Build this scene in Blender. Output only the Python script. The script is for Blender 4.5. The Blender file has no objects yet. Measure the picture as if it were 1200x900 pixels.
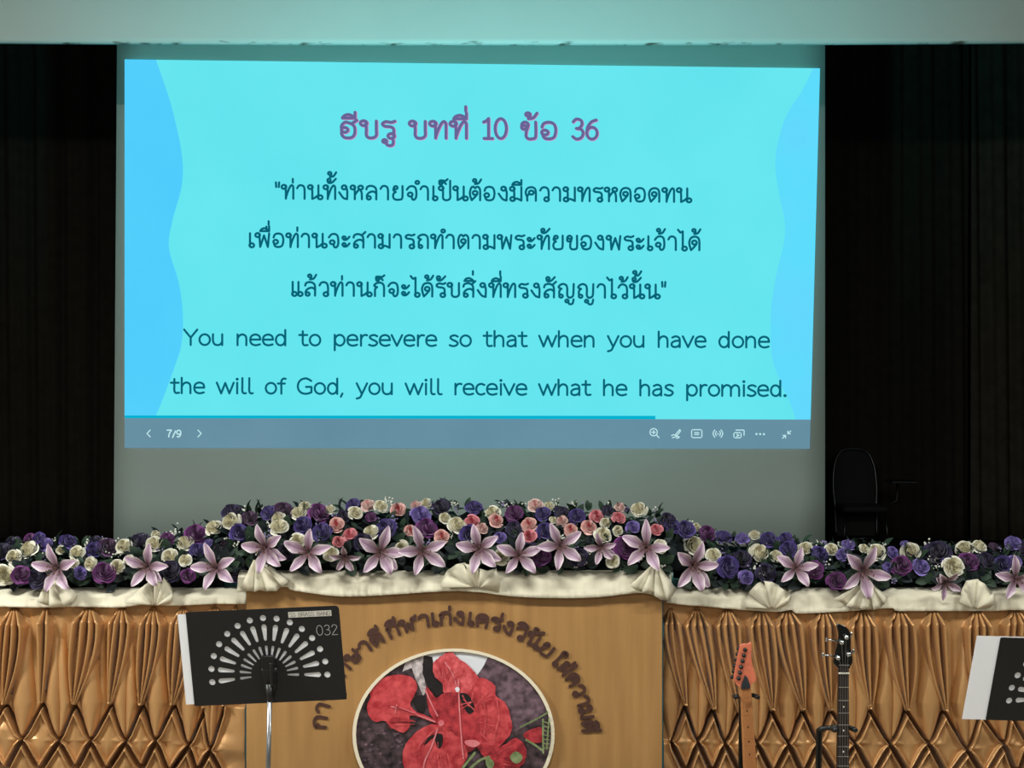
import bpy, bmesh, math, random
import numpy as np
from mathutils import Vector, Matrix
from mathutils import noise as mnoise

SC = bpy.context.scene
COL = SC.collection
F, CX, CY, H = 1800.0, 600.0, 450.0, 2.0       # focal length in photo pixels, image centre, eye height


def lin(c):
    c = c / 255.0
    return c / 12.92 if c <= 0.04045 else ((c + 0.055) / 1.055) ** 2.4


def S(r, g, b):
    return (lin(r), lin(g), lin(b), 1.0)


def at(px, py, D):
    return Vector(((px - CX) / F * D, D, H - (py - CY) / F * D))


# ------------------------------------------------------------------ camera, world, lights, exposure
cd = bpy.data.cameras.new('camera')
cam = bpy.data.objects.new('camera', cd)
COL.objects.link(cam)
cam.location = (0, 0, H)
cam.rotation_euler = (math.pi / 2, 0, 0)
cd.sensor_width = 36.0
cd.lens = 36.0 * F / 1200.0
cd.clip_end = 100
SC.camera = cam

SC.view_settings.view_transform = 'Standard'
SC.view_settings.look = 'None'
SC.view_settings.gamma = 1.0
SC.view_settings.exposure = 0.0
SC.view_settings.use_curve_mapping = False

W = bpy.data.worlds.new('world')
SC.world = W
W.use_nodes = True
W.node_tree.nodes['Background'].inputs[0].default_value = (0.55, 0.6, 0.62, 1)
W.node_tree.nodes['Background'].inputs[1].default_value = 0.05


def area(name, loc, rot, sx, sy, power, col):
    l = bpy.data.lights.new(name, 'AREA')
    l.shape = 'RECTANGLE'
    l.size, l.size_y = sx, sy
    l.energy = power
    l.color = col
    o = bpy.data.objects.new(name, l)
    COL.objects.link(o)
    o.location = loc
    o.rotation_euler = [math.radians(a) for a in rot]
    return o


HALL = (1.0, 1.0, 0.935)
for lx, lp in ((-4.7, 400), (0.0, 96), (3.6, 130)):
    area('hall_ceiling_lamp', (lx, 3.6, 4.2), (14, 0, 0), 1.4, 0.3, lp, HALL)
area('hall_ceiling_lamp', (-1.9, -2.0, 4.1), (50, 0, 0), 1.6, 0.4, 50, HALL)
area('hall_ceiling_lamp', (1.9, -2.0, 4.1), (50, 0, 0), 1.6, 0.4, 50, HALL)
# unseen spot added behind the podium to imitate projector spill on beam and screen
sp = bpy.data.lights.new('projector_spill_helper', 'SPOT')
sp.energy = 900
sp.color = (0.22, 0.95, 1.0)
sp.spot_size = math.radians(96)
sp.spot_blend = 1.0
sp.shadow_soft_size = 0.15
spo = bpy.data.objects.new('projector_spill_helper', sp)
COL.objects.link(spo)
spo.location = (-0.2, 7.7, 1.0)
spo.rotation_euler = (Vector((-0.2, 11.3, 4.5)) - spo.location).to_track_quat('-Z', 'Y').to_euler()


# ------------------------------------------------------------------ materials
def mat(name, col, rough=0.6, metal=0.0, spec=0.5, noise=0.0, nscale=20.0, bump=0.0, bscale=200.0, sheen=0.0,
        stretch=(1, 1, 1), col2=None, coat=0.0):
    m = bpy.data.materials.new(name)
    m.use_nodes = True
    nt = m.node_tree
    b = nt.nodes['Principled BSDF']
    b.inputs['Base Color'].default_value = col
    b.inputs['Roughness'].default_value = rough
    b.inputs['Metallic'].default_value = metal
    b.inputs['Specular IOR Level'].default_value = spec
    if sheen:
        b.inputs['Sheen Weight'].default_value = sheen
    if coat:
        b.inputs['Coat Weight'].default_value = coat
        b.inputs['Coat Roughness'].default_value = 0.15
    if noise or bump:
        tc = nt.nodes.new('ShaderNodeTexCoord')
        mp = nt.nodes.new('ShaderNodeMapping')
        mp.inputs['Scale'].default_value = stretch
        nt.links.new(tc.outputs['Object'], mp.inputs['Vector'])
    if noise:
        n = nt.nodes.new('ShaderNodeTexNoise')
        n.inputs['Scale'].default_value = nscale
        n.inputs['Detail'].default_value = 5
        nt.links.new(mp.outputs[0], n.inputs['Vector'])
        r = nt.nodes.new('ShaderNodeValToRGB')
        r.color_ramp.elements[0].position = 0.3
        r.color_ramp.elements[1].position = 0.7
        c2 = col2 or tuple(min(1, c * (1 + noise)) for c in col[:3]) + (1,)
        c1 = col if col2 else tuple(c * (1 - noise) for c in col[:3]) + (1,)
        r.color_ramp.elements[0].color = c1
        r.color_ramp.elements[1].color = c2
        nt.links.new(n.outputs['Fac'], r.inputs[0])
        nt.links.new(r.outputs[0], b.inputs['Base Color'])
    if bump:
        n2 = nt.nodes.new('ShaderNodeTexNoise')
        n2.inputs['Scale'].default_value = bscale
        n2.inputs['Detail'].default_value = 3
        nt.links.new(mp.outputs[0], n2.inputs['Vector'])
        bp = nt.nodes.new('ShaderNodeBump')
        bp.inputs['Strength'].default_value = bump
        bp.inputs['Distance'].default_value = 0.002
        nt.links.new(n2.outputs['Fac'], bp.inputs['Height'])
        nt.links.new(bp.outputs[0], b.inputs['Normal'])
    return m


def emit(name, col, strength=1.0, col2=None, nscale=1.0):
    m = bpy.data.materials.new(name)
    m.use_nodes = True
    nt = m.node_tree
    nt.nodes.clear()
    e = nt.nodes.new('ShaderNodeEmission')
    e.inputs[0].default_value = col
    e.inputs[1].default_value = strength
    o = nt.nodes.new('ShaderNodeOutputMaterial')
    nt.links.new(e.outputs[0], o.inputs[0])
    if col2:
        tc = nt.nodes.new('ShaderNodeTexCoord')
        n = nt.nodes.new('ShaderNodeTexNoise')
        n.inputs['Scale'].default_value = nscale
        n.inputs['Detail'].default_value = 4
        nt.links.new(tc.outputs['Object'], n.inputs['Vector'])
        r = nt.nodes.new('ShaderNodeValToRGB')
        r.color_ramp.elements[0].position = 0.25
        r.color_ramp.elements[1].position = 0.75
        r.color_ramp.elements[0].color = col
        r.color_ramp.elements[1].color = col2
        nt.links.new(n.outputs['Fac'], r.inputs[0])
        nt.links.new(r.outputs[0], e.inputs[0])
    return m


# ------------------------------------------------------------------ object helpers
def link(name, me, m=None, parent=None, smooth=False):
    o = bpy.data.objects.new(name, me)
    COL.objects.link(o)
    if m is not None:
        for x in (m if isinstance(m, (list, tuple)) else [m]):
            me.materials.append(x)
    if parent is not None:
        o.parent = parent
        o.matrix_parent_inverse = Matrix.Translation(parent.location).inverted() if parent.parent is None else Matrix.Identity(4)
        if parent.parent is not None:
            o.matrix_parent_inverse = Matrix.Identity(4)
    if smooth:
        me.polygons.foreach_set('use_smooth', [True] * len(me.polygons))
    return o


def tag(o, label=None, cat=None, group=None, kind=None):
    if label:
        o['label'] = label
    if cat:
        o['category'] = cat
    if group:
        o['group'] = group
    if kind:
        o['kind'] = kind
    return o


def empty(name, loc, label, cat, group=None):
    o = bpy.data.objects.new(name, None)
    COL.objects.link(o)
    o.location = loc
    o.empty_display_size = 0.1
    return tag(o, label, cat, group)


class MB:
    """collects shapes in world coordinates and links them as ONE mesh object"""

    def __init__(s):
        s.v, s.f, s.mi = [], [], []

    def add(s, vs, fs, mi=0):
        b = len(s.v)
        s.v += [tuple(v) for v in vs]
        s.f += [tuple(i + b for i in f) for f in fs]
        s.mi += [mi] * len(fs)
        return s

    def box(s, x0, x1, y0, y1, z0, z1, mi=0):
        vs = [(x, y, z) for x in (x0, x1) for y in (y0, y1) for z in (z0, z1)]
        return s.add(vs, [(0, 1, 3, 2), (4, 6, 7, 5), (0, 4, 5, 1), (2, 3, 7, 6), (0, 2, 6, 4), (1, 5, 7, 3)], mi)

    def tube(s, pts, r, n=10, mi=0, caps=True):
        pts = [Vector(p) for p in pts]
        rs = r if isinstance(r, (list, tuple)) else [r] * len(pts)
        vs, fs = [], []
        up = None
        for i, p in enumerate(pts):
            t = (pts[min(i + 1, len(pts) - 1)] - pts[max(i - 1, 0)]).normalized()
            if up is None:
                up = Vector((0, 0, 1)) if abs(t.z) < 0.9 else Vector((0, 1, 0))
            a = t.cross(up).normalized()
            b = a.cross(t).normalized()
            up = b
            for k in range(n):
                g = 2 * math.pi * k / n
                vs.append(p + (a * math.cos(g) + b * math.sin(g)) * rs[i])
        for i in range(len(pts) - 1):
            for k in range(n):
                k2 = (k + 1) % n
                fs.append((i * n + k, i * n + k2, (i + 1) * n + k2, (i + 1) * n + k))
        if caps:
            fs.append(tuple(reversed(range(n))))
            fs.append(tuple((len(pts) - 1) * n + k for k in range(n)))
        return s.add(vs, fs, mi)

    def ball(s, c, r, n=8, mi=0, sc=(1, 1, 1)):
        vs, fs = [], []
        m = max(4, n // 2)
        for i in range(m + 1):
            th = math.pi * i / m
            for k in range(n):
                ph = 2 * math.pi * k / n
                vs.append((c[0] + r * sc[0] * math.sin(th) * math.cos(ph), c[1] + r * sc[1] * math.sin(th) * math.sin(ph),
                           c[2] + r * sc[2] * math.cos(th)))
        for i in range(m):
            for k in range(n):
                k2 = (k + 1) % n
                fs.append((i * n + k, (i + 1) * n + k, (i + 1) * n + k2, i * n + k2))
        return s.add(vs, fs, mi)

    def prism(s, pts, off, mi=0):
        """closed outline (list of Vectors) extruded by vector off"""
        n = len(pts)
        off = Vector(off)
        vs = [Vector(p) for p in pts] + [Vector(p) + off for p in pts]
        fs = [tuple(range(n)), tuple(reversed(range(n, 2 * n)))]
        fs += [(i, i + n, (i + 1) % n + n, (i + 1) % n) for i in range(n)]
        return s.add(vs, fs, mi)

    def build(s, name, m, parent=None, smooth=False, bevel=0.0, recalc=True):
        me = bpy.data.meshes.new(name)
        me.from_pydata([tuple(v) for v in s.v], [], s.f)
        o = link(name, me, m, parent, smooth)
        if len(set(s.mi)) > 1:
            me.polygons.foreach_set('material_index', s.mi)
        if recalc:
            bm = bmesh.new()
            bm.from_mesh(me)
            bmesh.ops.recalc_face_normals(bm, faces=bm.faces)
            bm.to_mesh(me)
            bm.free()
        if bevel:
            md = o.modifiers.new('bevel', 'BEVEL')
            md.width = bevel
            md.segments = 3
            md.limit_method = 'ANGLE'
            for p in me.polygons:
                p.use_smooth = True
            me.set_sharp_from_angle(angle=math.radians(40)) if hasattr(me, 'set_sharp_from_angle') else None
        me.update()
        return o


def grid_faces(nr, nc):
    i = np.arange(nr * nc).reshape(nr, nc)
    return np.stack([i[:-1, :-1], i[:-1, 1:], i[1:, 1:], i[1:, :-1]], -1).reshape(-1, 4)


def grid_mesh(name, P, uv=None):
    nr, nc = P.shape[:2]
    fs = grid_faces(nr, nc)
    me = bpy.data.meshes.new(name)
    me.vertices.add(nr * nc)
    me.vertices.foreach_set('co', P.reshape(-1).astype(np.float32))
    me.loops.add(len(fs) * 4)
    me.loops.foreach_set('vertex_index', fs.reshape(-1).astype(np.int32))
    me.polygons.add(len(fs))
    me.polygons.foreach_set('loop_start', (np.arange(len(fs)) * 4).astype(np.int32))
    me.update(calc_edges=True)
    me.validate()
    return me


def catmull(pts, seg=6, closed=False):
    n = len(pts)
    if n < 3 and not closed:
        return [tuple(p) for p in pts]
    out = []
    rng = range(n if closed else n - 1)
    for i in rng:
        if closed:
            p0, p1, p2, p3 = pts[(i - 1) % n], pts[i], pts[(i + 1) % n], pts[(i + 2) % n]
        else:
            p0, p1, p2, p3 = pts[max(i - 1, 0)], pts[i], pts[i + 1], pts[min(i + 2, n - 1)]
        for k in range(seg):
            t = k / seg
            out.append(tuple(0.5 * (2 * b + (c - a) * t + (2 * a - 5 * b + 4 * c - d) * t * t + (3 * b - a - 3 * c + d) * t ** 3)
                             for a, b, c, d in zip(p0, p1, p2, p3)))
    if not closed:
        out.append(tuple(pts[-1]))
    return out


# ------------------------------------------------------------------ stroke lettering
def cons(*st, w=0.8, stem=0.68):
    return (w, stem, list(st))


def C(x, y, r=0.13):
    return ('C', x, y, r * 1.12)


def P(*p):
    return ('P', list(p))


def L(*p):
    return ('L', list(p))


ARCH = [(.08, .5), (.16, .88), (.4, 1), (.61, .88), (.68, .6), (.68, 0)]
G = {
    'ก': cons(P((.12, 0), (.12, .4), (.14, .54), (.25, .66)), P((.25, .66), (.07, .76), (.18, .93), (.41, 1), (.61, .9), (.68, .65), (.68, 0))),
    'ข': cons(C(.17, .68, .1), P((.07, .68), (.08, .9), (.22, 1), (.35, .88), (.32, .65), (.27, .45), (.26, .14), (.36, 0), (.54, 0), (.68, .14), (.68, 1))),
    'ค': cons(L((.15, 0), (.14, .28)), P((.14, .28), (.05, .6), (.15, .9), (.4, 1), (.61, .9), (.68, .62), (.68, 0)), P((.14, .28), (.22, .46), (.36, .46)), C(.4, .6, .13)),
    'ง': cons(C(.36, .87), P((.47, .88), (.55, .6), (.54, 0)), P((.54, 0), (.3, .1), (.05, .5)), w=.68, stem=.55),
    'จ': cons(P((.05, .74), (.2, .95), (.4, 1), (.58, .88), (.64, .55), (.62, .18), (.5, 0), (.38, .06), (.35, .28)), C(.26, .38), w=.76, stem=.62),
    'ญ': cons(C(.21, .1, .1), P((.11, .12), (.11, .48), (.24, .64)), P((.24, .64), (.06, .75), (.17, .93), (.36, 1), (.54, .9), (.6, .65), (.6, .18), (.7, 0), (.86, .03), (.97, .2), (1.0, 1)),
              C(.58, -.26, .09), P((.66, -.28), (.7, -.45), (.82, -.5), (.94, -.42), (.99, -.14)), w=1.12, stem=1.0),
    'ด': cons(P((.16, 0), (.08, .3), (.05, .6), (.16, .9), (.4, 1), (.61, .9), (.68, .62), (.68, 0)), P((.16, 0), (.36, .24), (.5, .46)), C(.37, .56, .13)),
    'ต': cons(P((.16, 0), (.07, .3), (.05, .6), (.13, .92), (.25, 1), (.37, .89)), P((.37, .89), (.5, 1), (.62, .92), (.68, .7), (.68, 0)), P((.16, 0), (.36, .24), (.5, .44)), C(.37, .54, .13)),
    'ถ': cons(C(.22, .11, .1), P((.12, .12), (.12, .48), (.25, .64)), P((.25, .64), (.07, .76), (.18, .93), (.41, 1), (.61, .9), (.68, .65), (.68, 0))),
    'ท': cons(C(.12, .87), P((.22, .87), (.24, .5), (.24, 0)), P((.24, .06), (.34, .45), (.48, .84), (.6, 1), (.69, .9), (.7, .7), (.7, 0)), stem=.7),
    'น': cons(C(.12, .87), P((.22, .87), (.24, .5), (.24, .0)), P((.24, 0), (.42, .1), (.6, .27)), C(.73, .12), L((.62, .14), (.62, 1)), w=.86, stem=.62),
    'บ': cons(C(.12, .87), P((.22, .87), (.24, .5), (.24, .15), (.34, 0), (.55, 0), (.68, .15), (.68, .5), (.68, 1))),
    'ป': cons(C(.12, .87), P((.22, .87), (.24, .5), (.24, .15), (.34, 0), (.55, 0), (.68, .15), (.68, .5), (.68, 1.42)), stem=.5),
    'ฝ': cons(C(.24, .86), P((.13, .86), (.12, .5), (.12, 0)), L((.12, 0), (.4, .56)), L((.4, .56), (.68, 0)), L((.68, 0), (.68, 1.42)), stem=.5),
    'พ': cons(C(.12, .87), P((.22, .87), (.25, .5), (.28, 0)), L((.28, 0), (.52, .85)), L((.52, .85), (.76, 0)), L((.76, 0), (.84, 1)), w=.96, stem=.84),
    'ฬ': cons(C(.12, .87), P((.22, .87), (.24, .5), (.26, 0)), L((.26, 0), (.46, .6)), L((.46, .6), (.66, 0)), P((.66, 0), (.7, .5), (.72, .85)), C(.82, .86, .1), P((.92, .9), (.98, 1.1)), w=1.05, stem=.8),
    'ม': cons(C(.12, .87), P((.22, .87), (.24, .5), (.24, .1)), C(.14, .11), P((.24, .12), (.42, .14), (.68, 0)), L((.68, 0), (.68, 1))),
    'ย': cons(C(.24, .88, .1), P((.14, .88), (.09, .7), (.24, .56)), P((.24, .56), (.1, .42), (.09, .15), (.22, 0), (.5, 0), (.65, .15), (.66, 1)), w=.78, stem=.66),
    'ร': cons(P((.6, 1.0), (.44, .93), (.2, .97), (.05, .84), (.14, .7), (.4, .66), (.54, .54), (.55, .12)), C(.44, .11), w=.66, stem=.55),
    'ล': cons(P((.06, .74), (.12, .92), (.34, 1), (.58, .9), (.67, .65), (.67, 0)), P((.67, .44), (.5, .58), (.26, .52), (.1, .32), (.1, .12)), C(.21, .11, .11)),
    'ว': cons(P((.05, .76), (.16, .95), (.34, 1), (.52, .88), (.58, .55), (.56, .12)), C(.45, .11), w=.68, stem=.56),
    'ศ': cons(L((.15, 0), (.14, .28)), P((.14, .28), (.05, .6), (.15, .9), (.4, 1), (.61, .9), (.68, .62), (.68, 0)), P((.14, .28), (.22, .46), (.36, .46)), C(.4, .6, .13), L((.6, .9), (.82, 1.14)), w=.86),
    'ษ': cons(C(.12, .87), P((.22, .87), (.24, .5), (.24, .15), (.34, 0), (.55, 0), (.68, .15), (.68, 1)), C(.48, .46, .1), P((.58, .48), (.74, .56), (.88, .74)), w=.9),
    'ส': cons(P((.06, .74), (.12, .92), (.34, 1), (.58, .9), (.67, .65), (.67, 0)), P((.67, .44), (.5, .58), (.26, .52), (.1, .32), (.1, .12)), C(.21, .11, .11), L((.56, .9), (.8, 1.16))),
    'ห': cons(C(.12, .87), P((.22, .87), (.24, .5), (.24, 0)), P((.24, .3), (.36, .52), (.52, .74)), C(.6, .86), P((.54, .76), (.66, .5), (.68, 0)), stem=.7),
    'อ': cons(P((.06, .7), (.14, .92), (.36, 1), (.58, .9), (.67, .55), (.6, .12), (.38, 0), (.16, .06), (.08, .3)), C(.19, .38), w=.78, stem=.65),
    'ฮ': cons(P((.08, .76), (.22, .92), (.4, .88), (.5, .84), (.74, 1.04)), P((.08, .76), (.05, .62)), P((.5, .84), (.64, .62), (.64, .22), (.5, 0), (.2, 0), (.07, .2), (.08, .4)), C(.2, .46), w=.82, stem=.66),
    'า': cons(P((.04, .78), (.14, .96), (.3, 1), (.45, .9), (.5, .65), (.5, 0)), w=.64, stem=.5),
    'ำ': cons(C(-.16, 1.28, .1), P((.04, .78), (.14, .96), (.3, 1), (.45, .9), (.5, .65), (.5, 0)), w=.64, stem=.5),
    'เ': cons(P((.1, 1), (.1, .5), (.1, .12)), C(.21, .11), w=.36, stem=.1),
    'แ': cons(P((.1, 1), (.1, .5), (.1, .12)), C(.21, .11), P((.46, 1), (.46, .5), (.46, .12)), C(.57, .11), w=.72, stem=.4),
    'ไ': cons(C(.31, .11), P((.2, .12), (.2, .7), (.2, 1.38)), P((.2, 1.38), (.06, 1.3), (.0, 1.36)), L((.0, 1.36), (-.1, 1.5)), w=.46, stem=.2),
    'ใ': cons(C(.31, .11), P((.2, .12), (.2, .7), (.17, 1.05), (.12, 1.25), (.2, 1.42), (.36, 1.44), (.44, 1.3), (.36, 1.2), (.27, 1.27)), w=.5, stem=.2),
    'ะ': cons(C(.14, .72, .09), P((.06, .68), (.14, .57), (.32, .6), (.48, .8)), C(.14, .22, .09), P((.06, .18), (.14, .07), (.32, .1), (.48, .3)), w=.58, stem=.4),
    '"': cons(L((.06, 1.2), (.08, .86)), L((.26, 1.2), (.24, .86)), w=.44, stem=.2),
    ' ': (.5, 0, []),
    # above / below marks, relative to the right stem of the consonant
    'ิ': [P((-.56, 1.17), (-.46, 1.32), (-.27, 1.38), (-.08, 1.27), (0, 1.17)), L((0, 1.17), (-.56, 1.17))],
    'ี': [P((-.56, 1.17), (-.46, 1.32), (-.27, 1.38), (-.08, 1.27), (0, 1.17)), L((0, 1.17), (-.56, 1.17)), L((0, 1.17), (0, 1.52))],
    'ื': [P((-.56, 1.17), (-.46, 1.32), (-.27, 1.38), (-.08, 1.27), (0, 1.17)), L((0, 1.17), (-.56, 1.17)), L((0, 1.17), (0, 1.52)), L((-.17, 1.3), (-.17, 1.5))],
    'ึ': [P((-.56, 1.17), (-.46, 1.32), (-.27, 1.38), (-.12, 1.3)), L((0, 1.17), (-.56, 1.17)), C(-.03, 1.34, .08)],
    'ั': [C(-.38, 1.4, .09), P((-.48, 1.4), (-.42, 1.2), (-.2, 1.22), (.04, 1.5))],
    '็': [C(-.4, 1.22, .08), P((-.49, 1.22), (-.48, 1.42), (-.3, 1.44), (-.12, 1.42), (.02, 1.54)), P((-.3, 1.26), (-.18, 1.3), (-.08, 1.18))],
    '่': [L((-.03, 1.2), (-.03, 1.46))],
    '้': [C(-.34, 1.46, .09), P((-.24, 1.46), (-.25, 1.3), (-.32, 1.2)), P((-.32, 1.2), (-.1, 1.26), (.06, 1.54))],
    'ู': [C(-.4, -.2, .08), P((-.32, -.2), (-.31, -.4), (-.18, -.47), (-.04, -.4), (-.02, -.16))],
}
UPPER = set('ิีืึั')
TONES = set('่้')
N_ARCH = P((.06, .42), (.14, .61), (.28, .7), (.42, .61), (.46, .42), (.46, 0))


def E(x, y, rx, ry):
    return ('E', x, y, rx, ry)


LAT = {
    'Y': (.66, [L((0, 1), (.3, .48)), L((.6, 1), (.3, .48)), L((.3, .48), (.3, 0))]),
    'G': (.76, [P((.64, .84), (.42, 1), (.18, .92), (.04, .66), (.04, .32), (.18, .07), (.42, 0), (.65, .1)), L((.65, .1), (.65, .45)), L((.65, .45), (.4, .45))]),
    'a': (.56, [P((.08, .62), (.24, .7), (.38, .62), (.42, .45), (.42, 0)), P((.42, .42), (.2, .39), (.06, .26), (.07, .07), (.2, 0), (.33, .05), (.42, .18))]),
    'c': (.5, [P((.42, .63), (.26, .7), (.1, .6), (.04, .35), (.1, .1), (.26, 0), (.42, .07))]),
    'd': (.62, [E(.26, .35, .21, .35), L((.48, 1), (.48, 0))]),
    'e': (.58, [L((.05, .37), (.5, .37)), P((.5, .37), (.45, .6), (.28, .7), (.1, .6), (.04, .35), (.1, .1), (.28, 0), (.48, .06))]),
    'f': (.4, [P((.36, .97), (.24, .97), (.16, .8), (.16, .4), (.16, 0)), L((0, .66), (.32, .66))]),
    'h': (.6, [L((.06, 1), (.06, 0)), N_ARCH]),
    'i': (.24, [L((.1, .7), (.1, 0)), ('C', .1, .93, .025)]),
    'l': (.32, [P((.1, 1), (.1, .6), (.1, .16), (.16, .02), (.26, .02))]),
    'm': (.96, [L((.06, .7), (.06, 0)), N_ARCH, P((.46, .42), (.54, .61), (.66, .7), (.8, .61), (.84, .42), (.84, 0))]),
    'n': (.6, [L((.06, .7), (.06, 0)), N_ARCH]),
    'o': (.6, [E(.28, .35, .24, .35)]),
    'p': (.62, [L((.08, .7), (.08, -.3)), E(.31, .35, .22, .35)]),
    'r': (.42, [L((.08, .7), (.08, 0)), P((.08, .4), (.14, .6), (.25, .7), (.36, .68))]),
    's': (.48, [P((.4, .62), (.26, .7), (.1, .64), (.07, .52), (.18, .4), (.32, .31), (.4, .18), (.32, .04), (.18, 0), (.03, .06))]),
    't': (.44, [P((.16, .92), (.16, .5), (.16, .18), (.22, .02), (.38, .03)), L((0, .68), (.36, .68))]),
    'u': (.62, [P((.06, .7), (.06, .28), (.13, .06), (.27, 0), (.4, .06), (.48, .24)), L((.48, .7), (.48, 0))]),
    'v': (.54, [L((0, .7), (.24, 0)), L((.24, 0), (.48, .7))]),
    'w': (.84, [L((0, .7), (.2, 0)), L((.2, 0), (.39, .68)), L((.39, .68), (.58, 0)), L((.58, 0), (.78, .7))]),
    'y': (.56, [L((.02, .7), (.26, 0)), P((.5, .7), (.26, 0), (.17, -.22), (.02, -.29))]),
    ',': (.24, [L((.1, .03), (.03, -.18))]),
    '.': (.2, [('C', .08, .03, .03)]),
    ' ': (.25, []),
    '0': (.66, [E(.3, .5, .25, .5)]),
    '1': (.52, [P((.06, .82), (.18, .88), (.28, 1)), L((.28, 1), (.28, 0)), L((.08, 0), (.46, 0))]),
    '2': (.6, [P((.06, .78), (.14, .95), (.3, 1), (.46, .88), (.44, .66), (.2, .28), (.04, 0)), L((.04, 0), (.5, 0))]),
    '3': (.6, [P((.06, .86), (.2, 1), (.4, .94), (.45, .74), (.34, .56), (.2, .53)), P((.2, .53), (.42, .48), (.5, .27), (.4, .06), (.2, 0), (.04, .12))]),
    '6': (.64, [P((.48, .96), (.26, .86), (.1, .6), (.06, .32)), E(.29, .3, .23, .3)]),
    '7': (.58, [L((.04, 1), (.5, 1)), P((.5, 1), (.28, .5), (.2, 0))]),
    '9': (.6, [E(.27, .68, .22, .3), P((.49, .68), (.46, .3), (.3, .02), (.1, .03))]),
    '/': (.44, [L((.04, -.1), (.36, 1.05))]),
    'S': (.6, [P((.5, .86), (.32, 1), (.1, .92), (.06, .72), (.2, .56), (.4, .44), (.52, .25), (.42, .05), (.22, 0), (.03, .1))]),
    'B': (.62, [L((.06, 1), (.06, 0)), P((.06, 1), (.36, 1), (.46, .78), (.34, .53), (.06, .53)), P((.06, .53), (.4, .52), (.53, .26), (.4, 0), (.06, 0))]),
    'R': (.62, [L((.06, 1), (.06, 0)), P((.06, 1), (.38, 1), (.5, .75), (.36, .5), (.06, .5)), L((.3, .5), (.54, 0))]),
    'A': (.66, [L((0, 0), (.3, 1)), L((.3, 1), (.6, 0)), L((.12, .34), (.48, .34))]),
    'N': (.68, [L((.06, 0), (.06, 1)), L((.06, 1), (.54, 0)), L((.54, 0), (.54, 1))]),
    'D': (.66, [L((.06, 1), (.06, 0)), P((.06, 1), (.34, 1), (.54, .76), (.56, .5), (.54, .24), (.34, 0), (.06, 0))]),
}


def stroke_pts(st):
    if st[0] == 'C':
        st = ('E', st[1], st[2], st[3], st[3])
    if st[0] == 'E':
        return [(st[1] + st[3] * math.cos(a), st[2] + st[4] * math.sin(a)) for a in [2 * math.pi * k / 18 for k in range(18)]], True
    if st[0] == 'L':
        return st[1], False
    return catmull(st[1], 5), False


def layout(text):
    """list of (points, closed) in letter units, and the width"""
    x, out, last = 0.0, [], (0.0, .68, ' ')
    hi = False
    for ch in text:
        if ch in G:
            g = G[ch]
            if isinstance(g, tuple):
                for st in g[2]:
                    p, c = stroke_pts(st)
                    out.append(([(x + a, b) for a, b in p], c))
                if ch not in 'ำ':
                    last = (x, g[1], ch)
                hi = False
                x += g[0] + (.10 if ch not in ' "' else 0)
            else:
                dy = 0.0
                if ch in TONES:
                    dy = 0.44 if hi else 0.0
                if ch in UPPER:
                    hi = True
                for st in g:
                    p, c = stroke_pts(st)
                    out.append(([(last[0] + last[1] + a, b + dy) for a, b in p], c))
        else:
            w, sts = LAT[ch]
            for st in sts:
                p, c = stroke_pts(st)
                out.append(([(x + a, b * 1.2 if ch.isdigit() else b) for a, b in p], c))
            x += w
    return out, x


def ribbon(mb, pts, closed, hw, put, depth=None, mi=0):
    """flat pen stroke of half width hw along 2-D pts; put(x, y) gives the point in the scene; depth = second surface"""
    p = [Vector((a, b)) for a, b in pts]
    q = [p[0]]
    for a in p[1:]:
        if (a - q[-1]).length > 1e-5:
            q.append(a)
    p = q
    n = len(p)
    if n < 2:
        return
    lft, rgt = [], []
    for i in range(n):
        a = p[(i - 1) % n] if (closed or i > 0) else p[i]
        b = p[(i + 1) % n] if (closed or i < n - 1) else p[i]
        t = (b - a)
        t = t.normalized() if t.length > 1e-9 else Vector((1, 0))
        nn = Vector((-t.y, t.x))
        lft.append(p[i] + nn * hw)
        rgt.append(p[i] - nn * hw)
    loop_polys = []
    m = n if closed else n - 1
    vs = lft + rgt
    fs = [(i, (i + 1) % n, (i + 1) % n + n, i + n) for i in range(m)]
    if not closed:
        for end, i, j in ((0, 0, 1), (1, n - 1, n - 2)):
            d = (p[i] - p[j]).normalized()
            a0 = math.atan2(d.y, d.x)
            base = len(vs)
            for k in range(7):
                a = a0 - math.pi / 2 + math.pi * k / 6
                vs.append(p[i] + Vector((math.cos(a), math.sin(a))) * hw)
            fs.append(tuple(range(base, base + 7)))
    front = [put(v.x, v.y) for v in vs]
    mb.add(front, fs, mi)
    if depth is not None:
        back = [depth(v.x, v.y) for v in vs]
        for i in range(m):
            j = (i + 1) % n
            mb.add([front[i], front[j], back[j], back[i]], [(0, 1, 2, 3)], mi)
            mb.add([front[i + n], front[j + n], back[j + n], back[i + n]], [(0, 1, 2, 3)], mi)
        if not closed:
            for base in (2 * n, 2 * n + 7):
                for k in range(6):
                    a, b = base + k, base + k + 1
                    mb.add([front[a], front[b], back[b], back[a]], [(0, 1, 2, 3)], mi)


# ------------------------------------------------------------------ the room
M_floor = mat('hall_floor', S(150, 140, 125), .35, noise=.1, nscale=3)
M_stage = mat('stage_boards', S(45, 36, 30), .5, noise=.2, nscale=4, stretch=(1, 8, 1))
M_wall = mat('hall_wall_paint', S(150, 152, 146), .8, noise=.04, nscale=2)
M_dark = mat('stage_wall_paint', S(22, 19, 17), .9, noise=.1, nscale=3)
M_ceil = mat('ceiling_paint', S(170, 172, 168), .9, noise=.03, nscale=2)


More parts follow.
